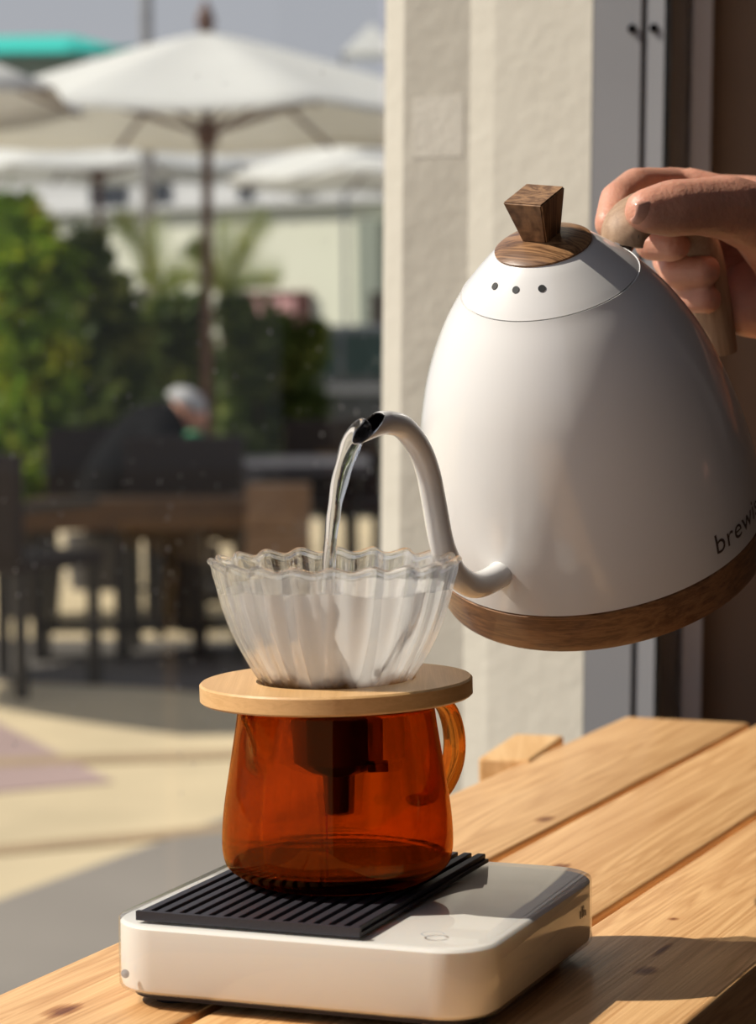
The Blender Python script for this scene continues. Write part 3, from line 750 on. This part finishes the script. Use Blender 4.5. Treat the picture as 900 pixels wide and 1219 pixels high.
# dark sleeve, upper body outside the frame
slv = capsules([[(P(1330, 370, 1.34), .043), (P(1560, 430, 1.36), .050), (P(1900, 560, 1.40), .062), (Vector((.78, .30, 1.10)), .075), (Vector((1.02, .26, 1.34)), .09)],
                [(Vector((1.02, .26, 1.34)), .10), (Vector((1.2, .26, 1.40)), .11), (Vector((1.40, .26, 1.34)), .10)],
                [(Vector((1.2, .26, 1.30)), .155), (Vector((1.2, .26, .95)), .15)],
                [(Vector((1.40, .26, 1.34)), .08), (Vector((1.48, .22, 1.05)), .055), (Vector((1.46, .08, .88)), .045)]], .011, 'sweater', MAT['sleeve'], pers, 4)
slv.location = (-1.2, -.25, 0)
leg_ = capsules([[(Vector((1.12, .26, .95)), .12), (Vector((1.11, .25, .50)), .075), (Vector((1.10, .27, .10)), .05), (Vector((1.04, .27, .05)), .045), (Vector((.94, .27, .04)), .035)],
                 [(Vector((1.28, .26, .95)), .12), (Vector((1.30, .27, .50)), .075), (Vector((1.31, .29, .10)), .05), (Vector((1.25, .29, .05)), .045), (Vector((1.15, .29, .04)), .035)]], .012, 'trousers', MAT['black'], pers, 4)
leg_.location = (-1.2, -.25, 0)
hd_ = capsules([[(Vector((1.2, .26, 1.42)), .06), (Vector((1.18, .26, 1.52)), .058)], [(Vector((1.17, .26, 1.62)), .092), (Vector((1.13, .26, 1.58)), .07)], [(Vector((1.075, .26, 1.585)), .02), (Vector((1.06, .26, 1.57)), .014)]], .009, 'head', MAT['skin'], pers, 4)
lh_ = capsules([[(Vector((1.46, .08, .88)), .035), (Vector((1.45, .03, .855)), .036), (Vector((1.44, -.02, .83)), .028)]] + [[(Vector((1.44 + k_ * .016, -.01, .84)), .011), (Vector((1.435 + k_ * .018, -.05, .80)), .009), (Vector((1.435 + k_ * .018, -.06, .77)), .008)] for k_ in (-1.5, -.5, .5, 1.5)] + [[(Vector((1.41, .03, .85)), .013), (Vector((1.39, -.01, .82)), .010)]], .004, 'left_hand', MAT['skin'], pers, 3)
lh_.location = (-1.2, -.25, 0)
hd_.location = (-1.2, -.25, 0)

# ================================================================== OUTDOORS
GZ = -.2
def gnd(px, py):
    ray = at(px, py, 1.0) - CAMP; t_ = (GZ - CAMP.z) / ray.z; return CAMP + ray * t_
structure(MB().box((-30, 1.25, GZ - .3), (40, 16, GZ)).build('ground', MAT['concrete']))
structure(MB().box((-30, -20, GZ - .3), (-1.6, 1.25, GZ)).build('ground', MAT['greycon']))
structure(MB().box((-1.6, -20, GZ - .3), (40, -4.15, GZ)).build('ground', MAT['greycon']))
structure(MB().box((-60, 16, GZ - .5), (70, 60, GZ - .12)).build('street', MAT['asphalt']))
def patch(name, pts, m, h=.006):
    p = [gnd(*q) for q in pts]; k = len(p)
    v = [(a.x, a.y, GZ + .0005) for a in p] + [(a.x, a.y, GZ + h) for a in p]
    o = link(name, v, [list(range(k))[::-1], [k + i for i in range(k)]] + [[i, (i + 1) % k, k + (i + 1) % k, k + i] for i in range(k)], m)
    return structure(o)
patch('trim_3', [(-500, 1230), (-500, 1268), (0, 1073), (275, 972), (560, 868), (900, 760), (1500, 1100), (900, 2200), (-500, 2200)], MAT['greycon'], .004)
patch('trim_4', [(-420, 905), (-100, 850), (-10, 858), (60, 893), (115, 922), (135, 932), (0, 944), (-420, 985)], MAT['purple'], .004)
patch('trim_5', [(-600, 930), (0, 904), (460, 888), (800, 878), (800, 884), (460, 897), (0, 914), (-600, 942)], MAT['joint'], .0045)
patch('trim_6', [(-600, 1035), (0, 1008), (160, 993), (300, 980), (300, 987), (160, 1004), (0, 1019), (-600, 1050)], MAT['joint'], .0045)

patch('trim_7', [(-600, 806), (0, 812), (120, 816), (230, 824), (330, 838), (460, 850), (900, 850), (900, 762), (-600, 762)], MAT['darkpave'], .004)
def umbrella(px, d, R_, zedge, zapex, label, n=8, rot=.39, tilt=0.0, grp='white parasols on the terrace'):
    base = at(px, 392, d); x, y = base.x, base.y
    root = empty('parasol', (x, y, GZ), label=label, cat='parasol', group=grp)
    H_ = lambda z: z - GZ
    za, zz = H_(zapex), H_(zedge)
    # canopy: sagging panels between ribs, small valance
    v = []; f = []; NR_ = 8; NS = 6; tot = n * NS
    for i in range(NR_ + 1):
        t_ = i / NR_
        for k in range(tot):
            a = rot + 2 * PI * k / tot; fr_ = (k % NS) / NS
            ap = math.cos(PI / n) / math.cos((fr_ - .5) * 2 * PI / n)
            rr = R_ * t_ * (ap if 1 else 1)
            sag = -.035 * math.sin(PI * fr_) * t_
            v.append((rr * math.cos(a), rr * math.sin(a), za + (zz - za) * (t_ ** 1.12) + sag))
    f = [[i * tot + k, i * tot + (k + 1) % tot, (i + 1) * tot + (k + 1) % tot, (i + 1) * tot + k] for i in range(NR_) for k in range(tot)]
    o = link('canopy', v, f, MAT['canvas'], root, True); weld(o)
    o.modifiers.new('t', 'SOLIDIFY').thickness = .004
    mb = MB(); mb.tube([(tilt * H_(1.0), 0, 0.05), (-tilt * .3, 0, za + .02)], .024, 14); mb.build('pole', MAT['polewood'], root, True)
    mb = MB(); mb.tube([(0, 0, za), (0, 0, za + .05), (0, 0, za + .09), (0, 0, za + .14)], [.03, .045, .03, .008], 12); mb.build('finial', MAT['polewood'], root, True)
    mb = MB(); mb.tube([(0, 0, zz - .08), (0, 0, zz + .02)], .05, 12); mb.build('hub', MAT['polewood'], root, True)
    for k in range(n):
        a = rot + 2 * PI * k / n; e = Vector((math.cos(a), math.sin(a), 0))
        rb = MB(); rb.tube([e * .04 + Vector((0, 0, za - .03)), e * (R_ * .5) + Vector((0, 0, za + (zz - za) * .46 - .03)), e * R_ * .98 + Vector((0, 0, zz - .012))], .010, 6)
        ro = rb.build('rib', MAT['polewood'], root)
        sb_ = MB(); sb_.tube([e * .05 + Vector((0, 0, zz - .02)), e * (R_ * .5) + Vector((0, 0, za + (zz - za) * .46 - .04))], .009, 6); sb_.build('strut', MAT['polewood'], ro)
    mb = MB(); v, f = lathe([(0, 0), (.26, 0), (.26, .05), (.05, .08), (.03, .25), (0, .25)], 24); mb.add(v, f); mb.build('stand', MAT['blackmetal'], root)
    return root
umbrella(250, 12, 1.42, 1.935, 2.36, 'large white parasol with a brown wooden pole, nearest in the middle of the window', tilt=-.03, grp=None)
umbrella(-310, 9.0, 1.24, 1.80, 2.25, 'white parasol cut off by the left edge of the photograph', grp=None)
umbrella(505, 18, 1.40, 2.02, 2.50, 'white parasol farther back, half behind the stucco post', grp=None)
umbrella(120, 20, 1.30, 2.21, 2.62, 'white parasol low behind the large one, above the left bushes', grp=None)
# picnic table with grey top, bench, planter, chairs
def bx(root, name, a, b, m, bev=.004): 
    mb = MB(); mb.box(a, b, bev); return mb.build(name, m, root)
d_ = 10.6; tl, tr_ = at(196, 560, d_), at(440, 560, d_)
tbl = empty('patio_table', ((tl.x + tr_.x) / 2, tl.y, GZ), label='dark patio table with grey top behind the wooden bench', cat='table')
hw2 = (tr_.x - tl.x) / 2; zt = at(250, 553, d_).z - GZ
bx(tbl, 'tabletop', (-hw2, -.05, zt - .045), (hw2, .70, zt), MAT['tablegrey'])
for a in (-1, 1):
    for b in (0, .62): bx(tbl, 'leg', (a * (hw2 - .08) - .025, b, 0), (a * (hw2 - .08) + .025, b + .05, zt - .045), MAT['blackmetal'])
bx(tbl, 'apron', (-hw2 + .05, 0, zt - .14), (hw2 - .05, .62, zt - .045), MAT['blackmetal'])
d_ = 9.7; bl, br_ = at(28, 600, d_), at(292, 600, d_); zt = at(150, 596, d_).z - GZ; zb_ = at(150, 632, d_).z - GZ
bench = empty('wooden_bench', ((bl.x + br_.x) / 2, bl.y, GZ), label='brown wooden bench in front of the grey patio table', cat='bench')
hw2 = (br_.x - bl.x) / 2
bx(bench, 'seat', (-hw2, 0, zb_), (hw2, .30, zt), MAT['darkwood'])
for a in (-.9, -.15, .55, .93): bx(bench, 'leg', (a * hw2 - .022, .04, 0), (a * hw2 + .022, .26, zb_), MAT['blackmetal'])
bx(bench, 'stretcher', (-hw2 * .9, .13, .10), (hw2 * .9, .17, .14), MAT['blackmetal'])
d_ = 9.5; a_, b_ = at(292, 577, d_), at(368, 577, d_)
pl = empty('planter_box', ((a_.x + b_.x) / 2, a_.y, GZ), label='tan wooden planter box at the right end of the bench', cat='planter')
hw2 = (b_.x - a_.x) / 2; ht = a_.z - GZ
for i in range(4):
    bx(pl, 'board', (-hw2, 0, ht * i / 4 + .004), (hw2, .02, ht * (i + 1) / 4 - .004), MAT['crate'], .002)
bx(pl, 'box', (-hw2 + .002, .018, 0), (hw2 - .002, 2 * hw2, ht - .006), MAT['crate'])

def chair(px, py_seat, d, rz, label):
    p = at(px, py_seat, d); root = empty('patio_chair', (p.x, p.y, GZ), label=label, cat='chair', group='dark chairs at the patio table')
    root.rotation_euler = (0, 0, rz)
    bx(root, 'seat', (-.23, -.23, .42), (.23, .23, .47), MAT['wicker'], .01)
    bx(root, 'backrest', (-.23, .20, .47), (.23, .25, .82), MAT['wicker'], .012)
    for a in (-.2, .2):
        for b in (-.2, .2): bx(root, 'leg', (a - .018, b - .018, 0), (a + .018, b + .018, .42), MAT['blackmetal'], .003)
    for a in (-.23, .21): bx(root, 'armrest', (a, -.2, .62), (a + .03, .22, .65), MAT['blackmetal'], .003)
    return root
chair(12, 650, 9.05, 2.6, 'dark wicker patio chair at the left end of the bench')
chair(235, 640, 10.3, 3.0, 'dark wicker patio chair behind the right part of the bench')
chair(120, 640, 11.0, 0.1, 'dark wicker patio chair in which the person in black sits')
chair(420, 640, 11.6, .4, 'dark wicker patio chair beyond the planter box, beside the stucco post')

# person in black, bent over the table
q = at(130, 600, 11.0)
per2 = empty('person', (q.x, q.y, GZ), label='person in black clothes and a pale cap bent forward over the patio table', cat='person')
def rel(px, py, d): return at(px, py, d) - Vector((q.x, q.y, GZ))
bd = capsules([[(rel(125, 600, 11.0), .15), (rel(150, 560, 11.0), .16), (rel(180, 520, 11.0), .15), (rel(200, 505, 11.0), .11)],
               [(rel(188, 515, 10.9), .085), (rel(190, 560, 10.75), .065), (rel(232, 552, 10.7), .05)],
               [(rel(188, 515, 11.2), .085), (rel(195, 560, 11.25), .065), (rel(240, 550, 11.2), .05)],
               [(rel(125, 610, 10.95), .12), (rel(210, 612, 10.95), .09), (rel(215, 700, 10.95), .06), (rel(215, 745, 10.95), .05), (rel(240, 752, 10.95), .045)],
               [(rel(125, 610, 11.15), .12), (rel(205, 614, 11.2), .09), (rel(205, 700, 11.2), .06), (rel(205, 740, 11.2), .05), (rel(230, 748, 11.2), .045)]], .02, 'clothes', MAT['black'], per2, 3)
hh = capsules([[(rel(205, 508, 11.0), .06), (rel(216, 498, 11.0), .065)], [(rel(222, 490, 11.0), .085), (rel(227, 498, 11.0), .075)], [(rel(236, 497, 11.0), .02), (rel(238, 499, 11.0), .015)]], .013, 'head', MAT['skin'], per2, 3)
for a__, b__ in ((rel(230, 552, 10.7), rel(243, 554, 10.68)), (rel(238, 550, 11.2), rel(250, 552, 11.2))):
    capsules([[(a__, .036), (b__, .032)], [(b__, .014), (b__ + Vector((.06, 0, -.01)), .010)], [(b__ + Vector((0, -.02, 0)), .014), (b__ + Vector((.055, -.03, -.01)), .010)], [(b__ + Vector((0, .02, 0)), .014), (b__ + Vector((.055, .03, -.01)), .010)], [(a__, .015), (a__ + Vector((.03, -.05, 0)), .011)]], .007, 'hand', MAT['skin'], per2, 2)
v, f = lathe([(.092, 0), (.088, .02), (.07, .05), (.035, .068), (0, .072)], 24)
cp = link('cap', v, f, MAT['cap'], per2, True); cp.location = rel(221, 482, 11.0); cp.rotation_euler = (0, .5, 0)
cq = at(232, 553, 10.75)
v, f = lathe([(0, 0), (.026, 0), (.034, .11), (.036, .112), (.036, .125), (0, .13)], 24)
o = link('takeaway_cup', v, f, MAT['green'], None, True); weld(o); o.location = (cq.x, cq.y, at(250, 553, 10.6).z + .001)
tag(o, 'green takeaway cup on the grey patio table before the person in black', 'cup')

# shrubs
def shrub(name, label, px, py0, py1, wpx, d, n, m, leaf=.06, seed=1, shape=None, cat='shrub', depth=.5, potm=True, trunk=True):
    rr = random.Random(seed); c = at(px, (py0 + py1) / 2, d); hgt = (py1 - py0) / FPX * d; wid = wpx / FPX * d
    root = empty(name, (c.x, c.y, GZ), label=label, cat=cat); v = []; f = []
    zc = c.z - GZ
    blobs = [(Vector((rr.uniform(-.3, .3) * wid, rr.uniform(-.3, .3) * depth * 2, rr.uniform(-.38, .36) * hgt)), rr.uniform(.16, .26) * min(wid, hgt)) for _ in range(16)]
    if shape: blobs = [(Vector(((x_ - px) / FPX * d, rr.uniform(-.3, .3) * depth, -(y_ - (py0 + py1) / 2) / FPX * d)), r_ / FPX * d) for x_, y_, r_ in shape]
    for i in range(n):
        b, r_ = rr.choice(blobs)
        w_ = Vector((rr.gauss(0, 1), rr.gauss(0, 1), rr.gauss(0, 1))).normalized() * r_ * (rr.random() ** .5) * (1.55 if rr.random() < .22 else 1.0)
        p = b + w_ + Vector((0, 0, zc)); s_ = leaf * rr.uniform(.6, 1.2)
        a = Vector((rr.gauss(0, 1), rr.gauss(0, 1), rr.gauss(-.2, .7))).normalized(); e = a.cross(Vector((rr.random(), rr.random(), rr.random()))).normalized()
        up_ = a.cross(e); k = len(v)
        v += [p - a * s_, p + e * s_ * .42 + up_ * s_ * .1, p + a * s_, p - e * s_ * .42 + up_ * s_ * .1]; f += [[k, k + 1, k + 2], [k, k + 2, k + 3]]
    me = bpy.data.meshes.new('foliage'); me.from_pydata([tuple(x) for x in v], [], f)
    linkme('foliage', me, m, root)
    mb = MB()
    for b, r_ in blobs[:8]: mb.tube([(0, 0, .15), (b.x * .4, b.y * .4, .15 + (zc + b.z - .15) * .6), (b.x, b.y, zc + b.z)], [.03, .02, .008], 7)
    mb.build('stem', MAT['stem'], root)
    v, f = lathe([(0, 0), (.12, 0), (.15, .26), (.135, .26), (.13, .22), (0, .22)], 28); link('pot', v, f, MAT['pot'], root)
    return root
LG = leafmat('bright_leaf', [(.06, .12, .012), (.19, .32, .022), (.55, .55, .04)], .5)
LD = leafmat('dark_leaf', [(.04, .07, .014), (.08, .13, .026), (.24, .28, .07)], .4)
LP = leafmat('palm_leaf', [(.10, .14, .02), (.24, .26, .05)], .5)
shrub('leafy_shrub', 'bright green leafy shrub at the left edge under the parasols', 30, 235, 600, 120, 11.3, 6000, LG, .06, 2,
      shape=[(5, 270, 38), (20, 320, 45), (-10, 380, 50), (30, 400, 45), (0, 470, 50), (40, 470, 42), (20, 540, 42), (-30, 300, 50), (60, 330, 34), (50, 540, 34), (-40, 560, 50), (30, 265, 26), (45, 430, 40), (25, 580, 26)])
shrub('leafy_shrub', 'dark green leafy shrub just right of the bright one', 110, 280, 520, 120, 12.5, 5200, LD, .065, 5,
      shape=[(85, 315, 34), (105, 300, 22), (110, 350, 36), (135, 360, 26), (95, 400, 46), (140, 410, 34), (120, 460, 40), (75, 440, 40), (150, 455, 28), (90, 500, 40), (160, 400, 14), (130, 500, 30)])
shrub('leafy_shrub', 'dark green shrub between the street pole and the parasol pole', 205, 360, 540, 80, 13.5, 2400, LD, .06, 8,
      shape=[(195, 380, 26), (215, 400, 30), (235, 430, 28), (190, 430, 30), (210, 470, 34), (240, 480, 28), (180, 480, 30), (225, 370, 18)])
shrub('leafy_shrub', 'dark green shrub right of the parasol pole in front of the car', 325, 360, 560, 120, 13.0, 4200, LD, .06, 11,
      shape=[(295, 395, 30), (330, 400, 30), (355, 430, 26), (300, 440, 36), (340, 470, 34), (365, 485, 20), (295, 490, 34), (330, 520, 30), (285, 530, 28), (355, 530, 22), (375, 400, 12), (280, 370, 16)])

def fronds(name, label, px, py, d, tips, base_py):
    c = at(px, py, d); root = empty(name, (c.x, c.y, GZ), label=label, cat='palm'); z0 = c.z - GZ
    mb = MB(); mb.tube([(0, 0, 0), (.02, 0, z0 * .5), (0, 0, z0)], [.06, .05, .04], 10); mb.build('trunk', MAT['stem'], root, True)
    for (tx, ty, dd) in tips:
        e = at(tx, ty, d + dd) - Vector((c.x, c.y, GZ)); s0 = Vector((0, 0, z0)); mid = (s0 + e) / 2 + Vector((0, 0, (e - s0).length * .10))
        pts = catmull([s0, mid, e], 7); v = []; f = []
        for i, p in enumerate(pts):
            t_ = i / (len(pts) - 1); tg = (pts[min(i + 1, len(pts) - 1)] - pts[max(i - 1, 0)]).normalized(); L_ = .20 * math.sin(PI * min(1, t_ * .9 + .12)) + .02
            for sgn in (-1, 1):
                sd = (tg.cross(Vector((0, 1, 0))) * sgn * .8 + Vector((0, sgn * .5, 0)) + tg * .9).normalized(); k = len(v)
                v += [p - tg * .018, p + tg * .018, p + sd * L_ + tg * .01]; f += [[k, k + 1, k + 2]]
        k = len(v)
        fo_ = link('frond', v, f, LP, root)
        mbs = MB(); mbs.tube(pts, .008, 5); mbs.build('midrib', LP, fo_)
    return root
fronds('palm_plant', 'yellowish palm with upright fronds behind the parasol pole', 268, 350, 15, [(228, 288, 0), (318, 250, 0), (205, 330, .3), (335, 330, -.2), (262, 260, .4), (300, 285, -.4)], 500)
fronds('palm_plant', 'palm with one long drooping frond left of the street pole', 192, 350, 14.5, [(138, 252, 0), (165, 330, .3), (225, 330, -.2), (178, 262, .4)], 500)

# street pole
sp_ = at(176, 400, 17); p0 = empty('street_pole', (sp_.x, sp_.y, GZ), label='slim grey street pole rising left of the large parasol', cat='pole')
mb = MB(); mb.tube([(0, 0, -.1), (.02, 0, 3.0), (.03, 0, 6.0)], [.05, .042, .04], 12); mb.build('shaft', MAT['poleg'], p0, True)
v, f = lathe([(0, 0), (.12, 0), (.12, .03), (.05, .05), (0, .05)], 20); link('base_plate', v, f, MAT['poleg'], p0)

# car
ca, cb = at(250, 420, 27), at(560, 420, 27); cg = GZ - .12
car_r = empty('parked_car', ((ca.x + cb.x) / 2, ca.y, cg), label='dark grey parked car behind the right shrub, partly behind the stucco post', cat='car')
hl = 2.1
prof_c = [(-2.1, .30), (-2.12, .62), (-1.95, .74), (-1.30, .82), (-.72, 1.28), (-.35, 1.38), (.75, 1.38), (1.35, 1.12), (1.65, .92), (2.08, .86), (2.12, .45), (2.05, .28), (1.70, .28), (1.62, .48), (1.35, .58), (1.08, .48), (1.0, .26), (-1.0, .26), (-1.08, .48), (-1.35, .58), (-1.62, .48), (-1.70, .28)]
k = len(prof_c); v = []
for y_, ins in ((-.85, .0), (-.80, .0), (.80, 0), (.85, 0)):
    v += [(x, y_ * (1 - .12 * max(0, (z - .85))), z * (.985 if abs(y_) > .82 else 1.0)) for x, z in prof_c]
f = [[j * k + i, j * k + (i + 1) % k, (j + 1) * k + (i + 1) % k, (j + 1) * k + i] for j in range(3) for i in range(k)] + [list(range(k)), [3 * k + i for i in range(k)]]
link('body', v, f, MAT['carpaint'], car_r)
for (x0, x1, x2, x3) in ((-1.12, -.66, -.02, -.02), (.05, .05, .74, 1.22)):
    if x0 < 0: w4 = [(x0, .88), (x1, 1.25), (x2, 1.30), (x3, .88)]
    else: w4 = [(x0, .88), (x1, 1.30), (x2, 1.30), (x3, 1.02), (1.22, .88)]
    kk = len(w4); v = [(x, -.83 - .02, z) for x, z in w4] + [(x, -.80, z) for x, z in w4]
    link('side_window', v, [list(range(kk)), [kk + i for i in range(kk)]] + [[i, (i + 1) % kk, kk + (i + 1) % kk, kk + i] for i in range(kk)], MAT['carglass'], car_r)
bx(car_r, 'trim_strip', (-1.9, -.875, .70), (1.9, -.845, .79), MAT['silver'], .005)
for x in (-1.35, 1.35):
    for y_ in (-.80, .80):
        v, f = lathe([(0, -.1), (.16, -.1), (.31, -.09), (.33, 0), (.31, .09), (.16, .1), (0, .1)], 28)
        w_ = link('wheel', [(a + x, c + y_, b + .33) for a, b, c in v], f, MAT['rubber'], car_r, True)

# building across the street
BD = 34
BA = math.radians(32)                        # the front turns toward the sun
BC = at(270, 300, BD)
def bxy(px, py, dy=0.0):
    ray = at(px, py, 1.0) - CAMP; nrm = Vector((-math.sin(BA), -math.cos(BA), 0)); c = BC - nrm * dy
    t_ = (c - CAMP).dot(nrm) / ray.dot(nrm); p = CAMP + ray * t_ - BC
    return p.dot(Vector((math.cos(BA), -math.sin(BA), 0))), p.z + BC.z
bl_ = empty('building', (BC.x, BC.y, GZ - .12), label='pale green and white building across the street', cat='building')
bl_.rotation_euler = (0, 0, -BA); B0 = bl_.location.copy()
def bpart(name, px0, py0, px1, py1, m, y0=0, y1=.3, parent=None, dy=0):
    dz_ = py1 - py0; x0 = bxy(px0, py0, y0)[0]; x1 = bxy(px1, py1, y0)[0]; pc = min(max((px0 + px1) / 2, 100), 456)
    z1 = bxy(pc, py0, y0)[1]; z0 = bxy(pc, py1, y0)[1]; mb = MB(); mb.box((x0, y0, z0 - B0.z), (x1, y1, z1 - B0.z)); return mb.build(name, m, parent or bl_)
gzb = 392 + (CAMP.z - (GZ - .12)) * FPX / BD
bpart('lower_wall', -150, 248, 700, gzb+40, MAT['cream'], 0, 6)
bpart('upper_wall', -150, 172, 700, 248, MAT['whitewall'], .15, 6)
bpart('cornice', -150, 240, 700, 247, MAT['whitewall'], -.12, .2)
bpart('roof_parapet', 300, 100, 700, 172, MAT['whitewall'], .5, 6)
for (a, b, c, d2) in ((176, 218, 200, 250), (283, 222, 299, 247), (352, 224, 370, 250), (106, 218, 148, 248)):
    w_ = bpart('window', a, b, c, d2, MAT['darkglass'], .10, .18)
bpart('column', 424, 262, 452, 392, MAT['greywall'], -.3, 0)
wf = bpart('window_frame', 285, 347, 366, 392, MAT['redframe'], -.10, .02)
for (a, c) in ((288, 312), (318, 350)): bpart('poster', a, 354, c, 386, MAT['pink'], -.13, -.10, wf)
bpart('doorway', 440, 348, 456, 430, MAT['gap'], -.33, -.28)
# neighbour with teal awning
b2 = empty('awning_building', (at(40, 300, 46).x, at(40, 300, 46).y, GZ - .12), label='grey building with a teal awning roof at the top left', cat='building')
def tw(px, py): q_ = at(px, py, 46); return q_.x - b2.location.x, q_.z - b2.location.z
x0, z1 = tw(-400, 62); x1, z0 = tw(95, 260)
MB().box((x0, 0, 0), (x1, 3, z1)).build('wall', MAT['greywall'], b2)
xa, zt_ = tw(-400, 40); xb, _ = tw(80, 40); xc, zc_ = tw(165, 60); _, zl = tw(0, 68)
v = [(xa, -.6, zl), (xc, -.6, zc_ - .02), (xc, 1.0, zc_ + .02), (xb, 1.2, zt_), (xa, 1.2, zt_), (xa, -.6, zl - .05), (xc, -.6, zc_ - .12), (xc, 1.0, zc_ - .1), (xb, 1.2, zt_ - .2), (xa, 1.2, zt_ - .2), (xb, -.6, zl), (xb, -.6, zl - .05)]
link('awning', v, [[0, 10, 3, 4], [10, 1, 2, 3], [0, 5, 11, 10], [10, 11, 6, 1], [1, 6, 7, 2], [2, 7, 8, 3], [3, 8, 9, 4], [4, 9, 5, 0], [5, 9, 8, 11], [11, 8, 7, 6]], MAT['teal'], b2)
# a white tent top far right, above the roofs
q_ = at(442, 62, 31); tent = empty('white_tent', (q_.x, q_.y, GZ - .12), label='white pointed tent top above the roofs beside the stucco post', cat='tent')
zz = q_.z - tent.location.z
MB().add([(-.35, -.35, zz - .05), (.35, -.35, zz - .05), (.35, .35, zz - .05), (-.35, .35, zz - .05), (0, 0, zz + .33)], [[0, 1, 4], [1, 2, 4], [2, 3, 4], [3, 0, 4], [0, 3, 2, 1]]).build('tent_roof', MAT['canvas'], tent)
for a in (-.33, .33):
    for b in (-.33, .33): bx(tent, 'tent_leg', (a - .02, b - .02, 0), (a + .02, b + .02, zz - .05), MAT['poleg'])
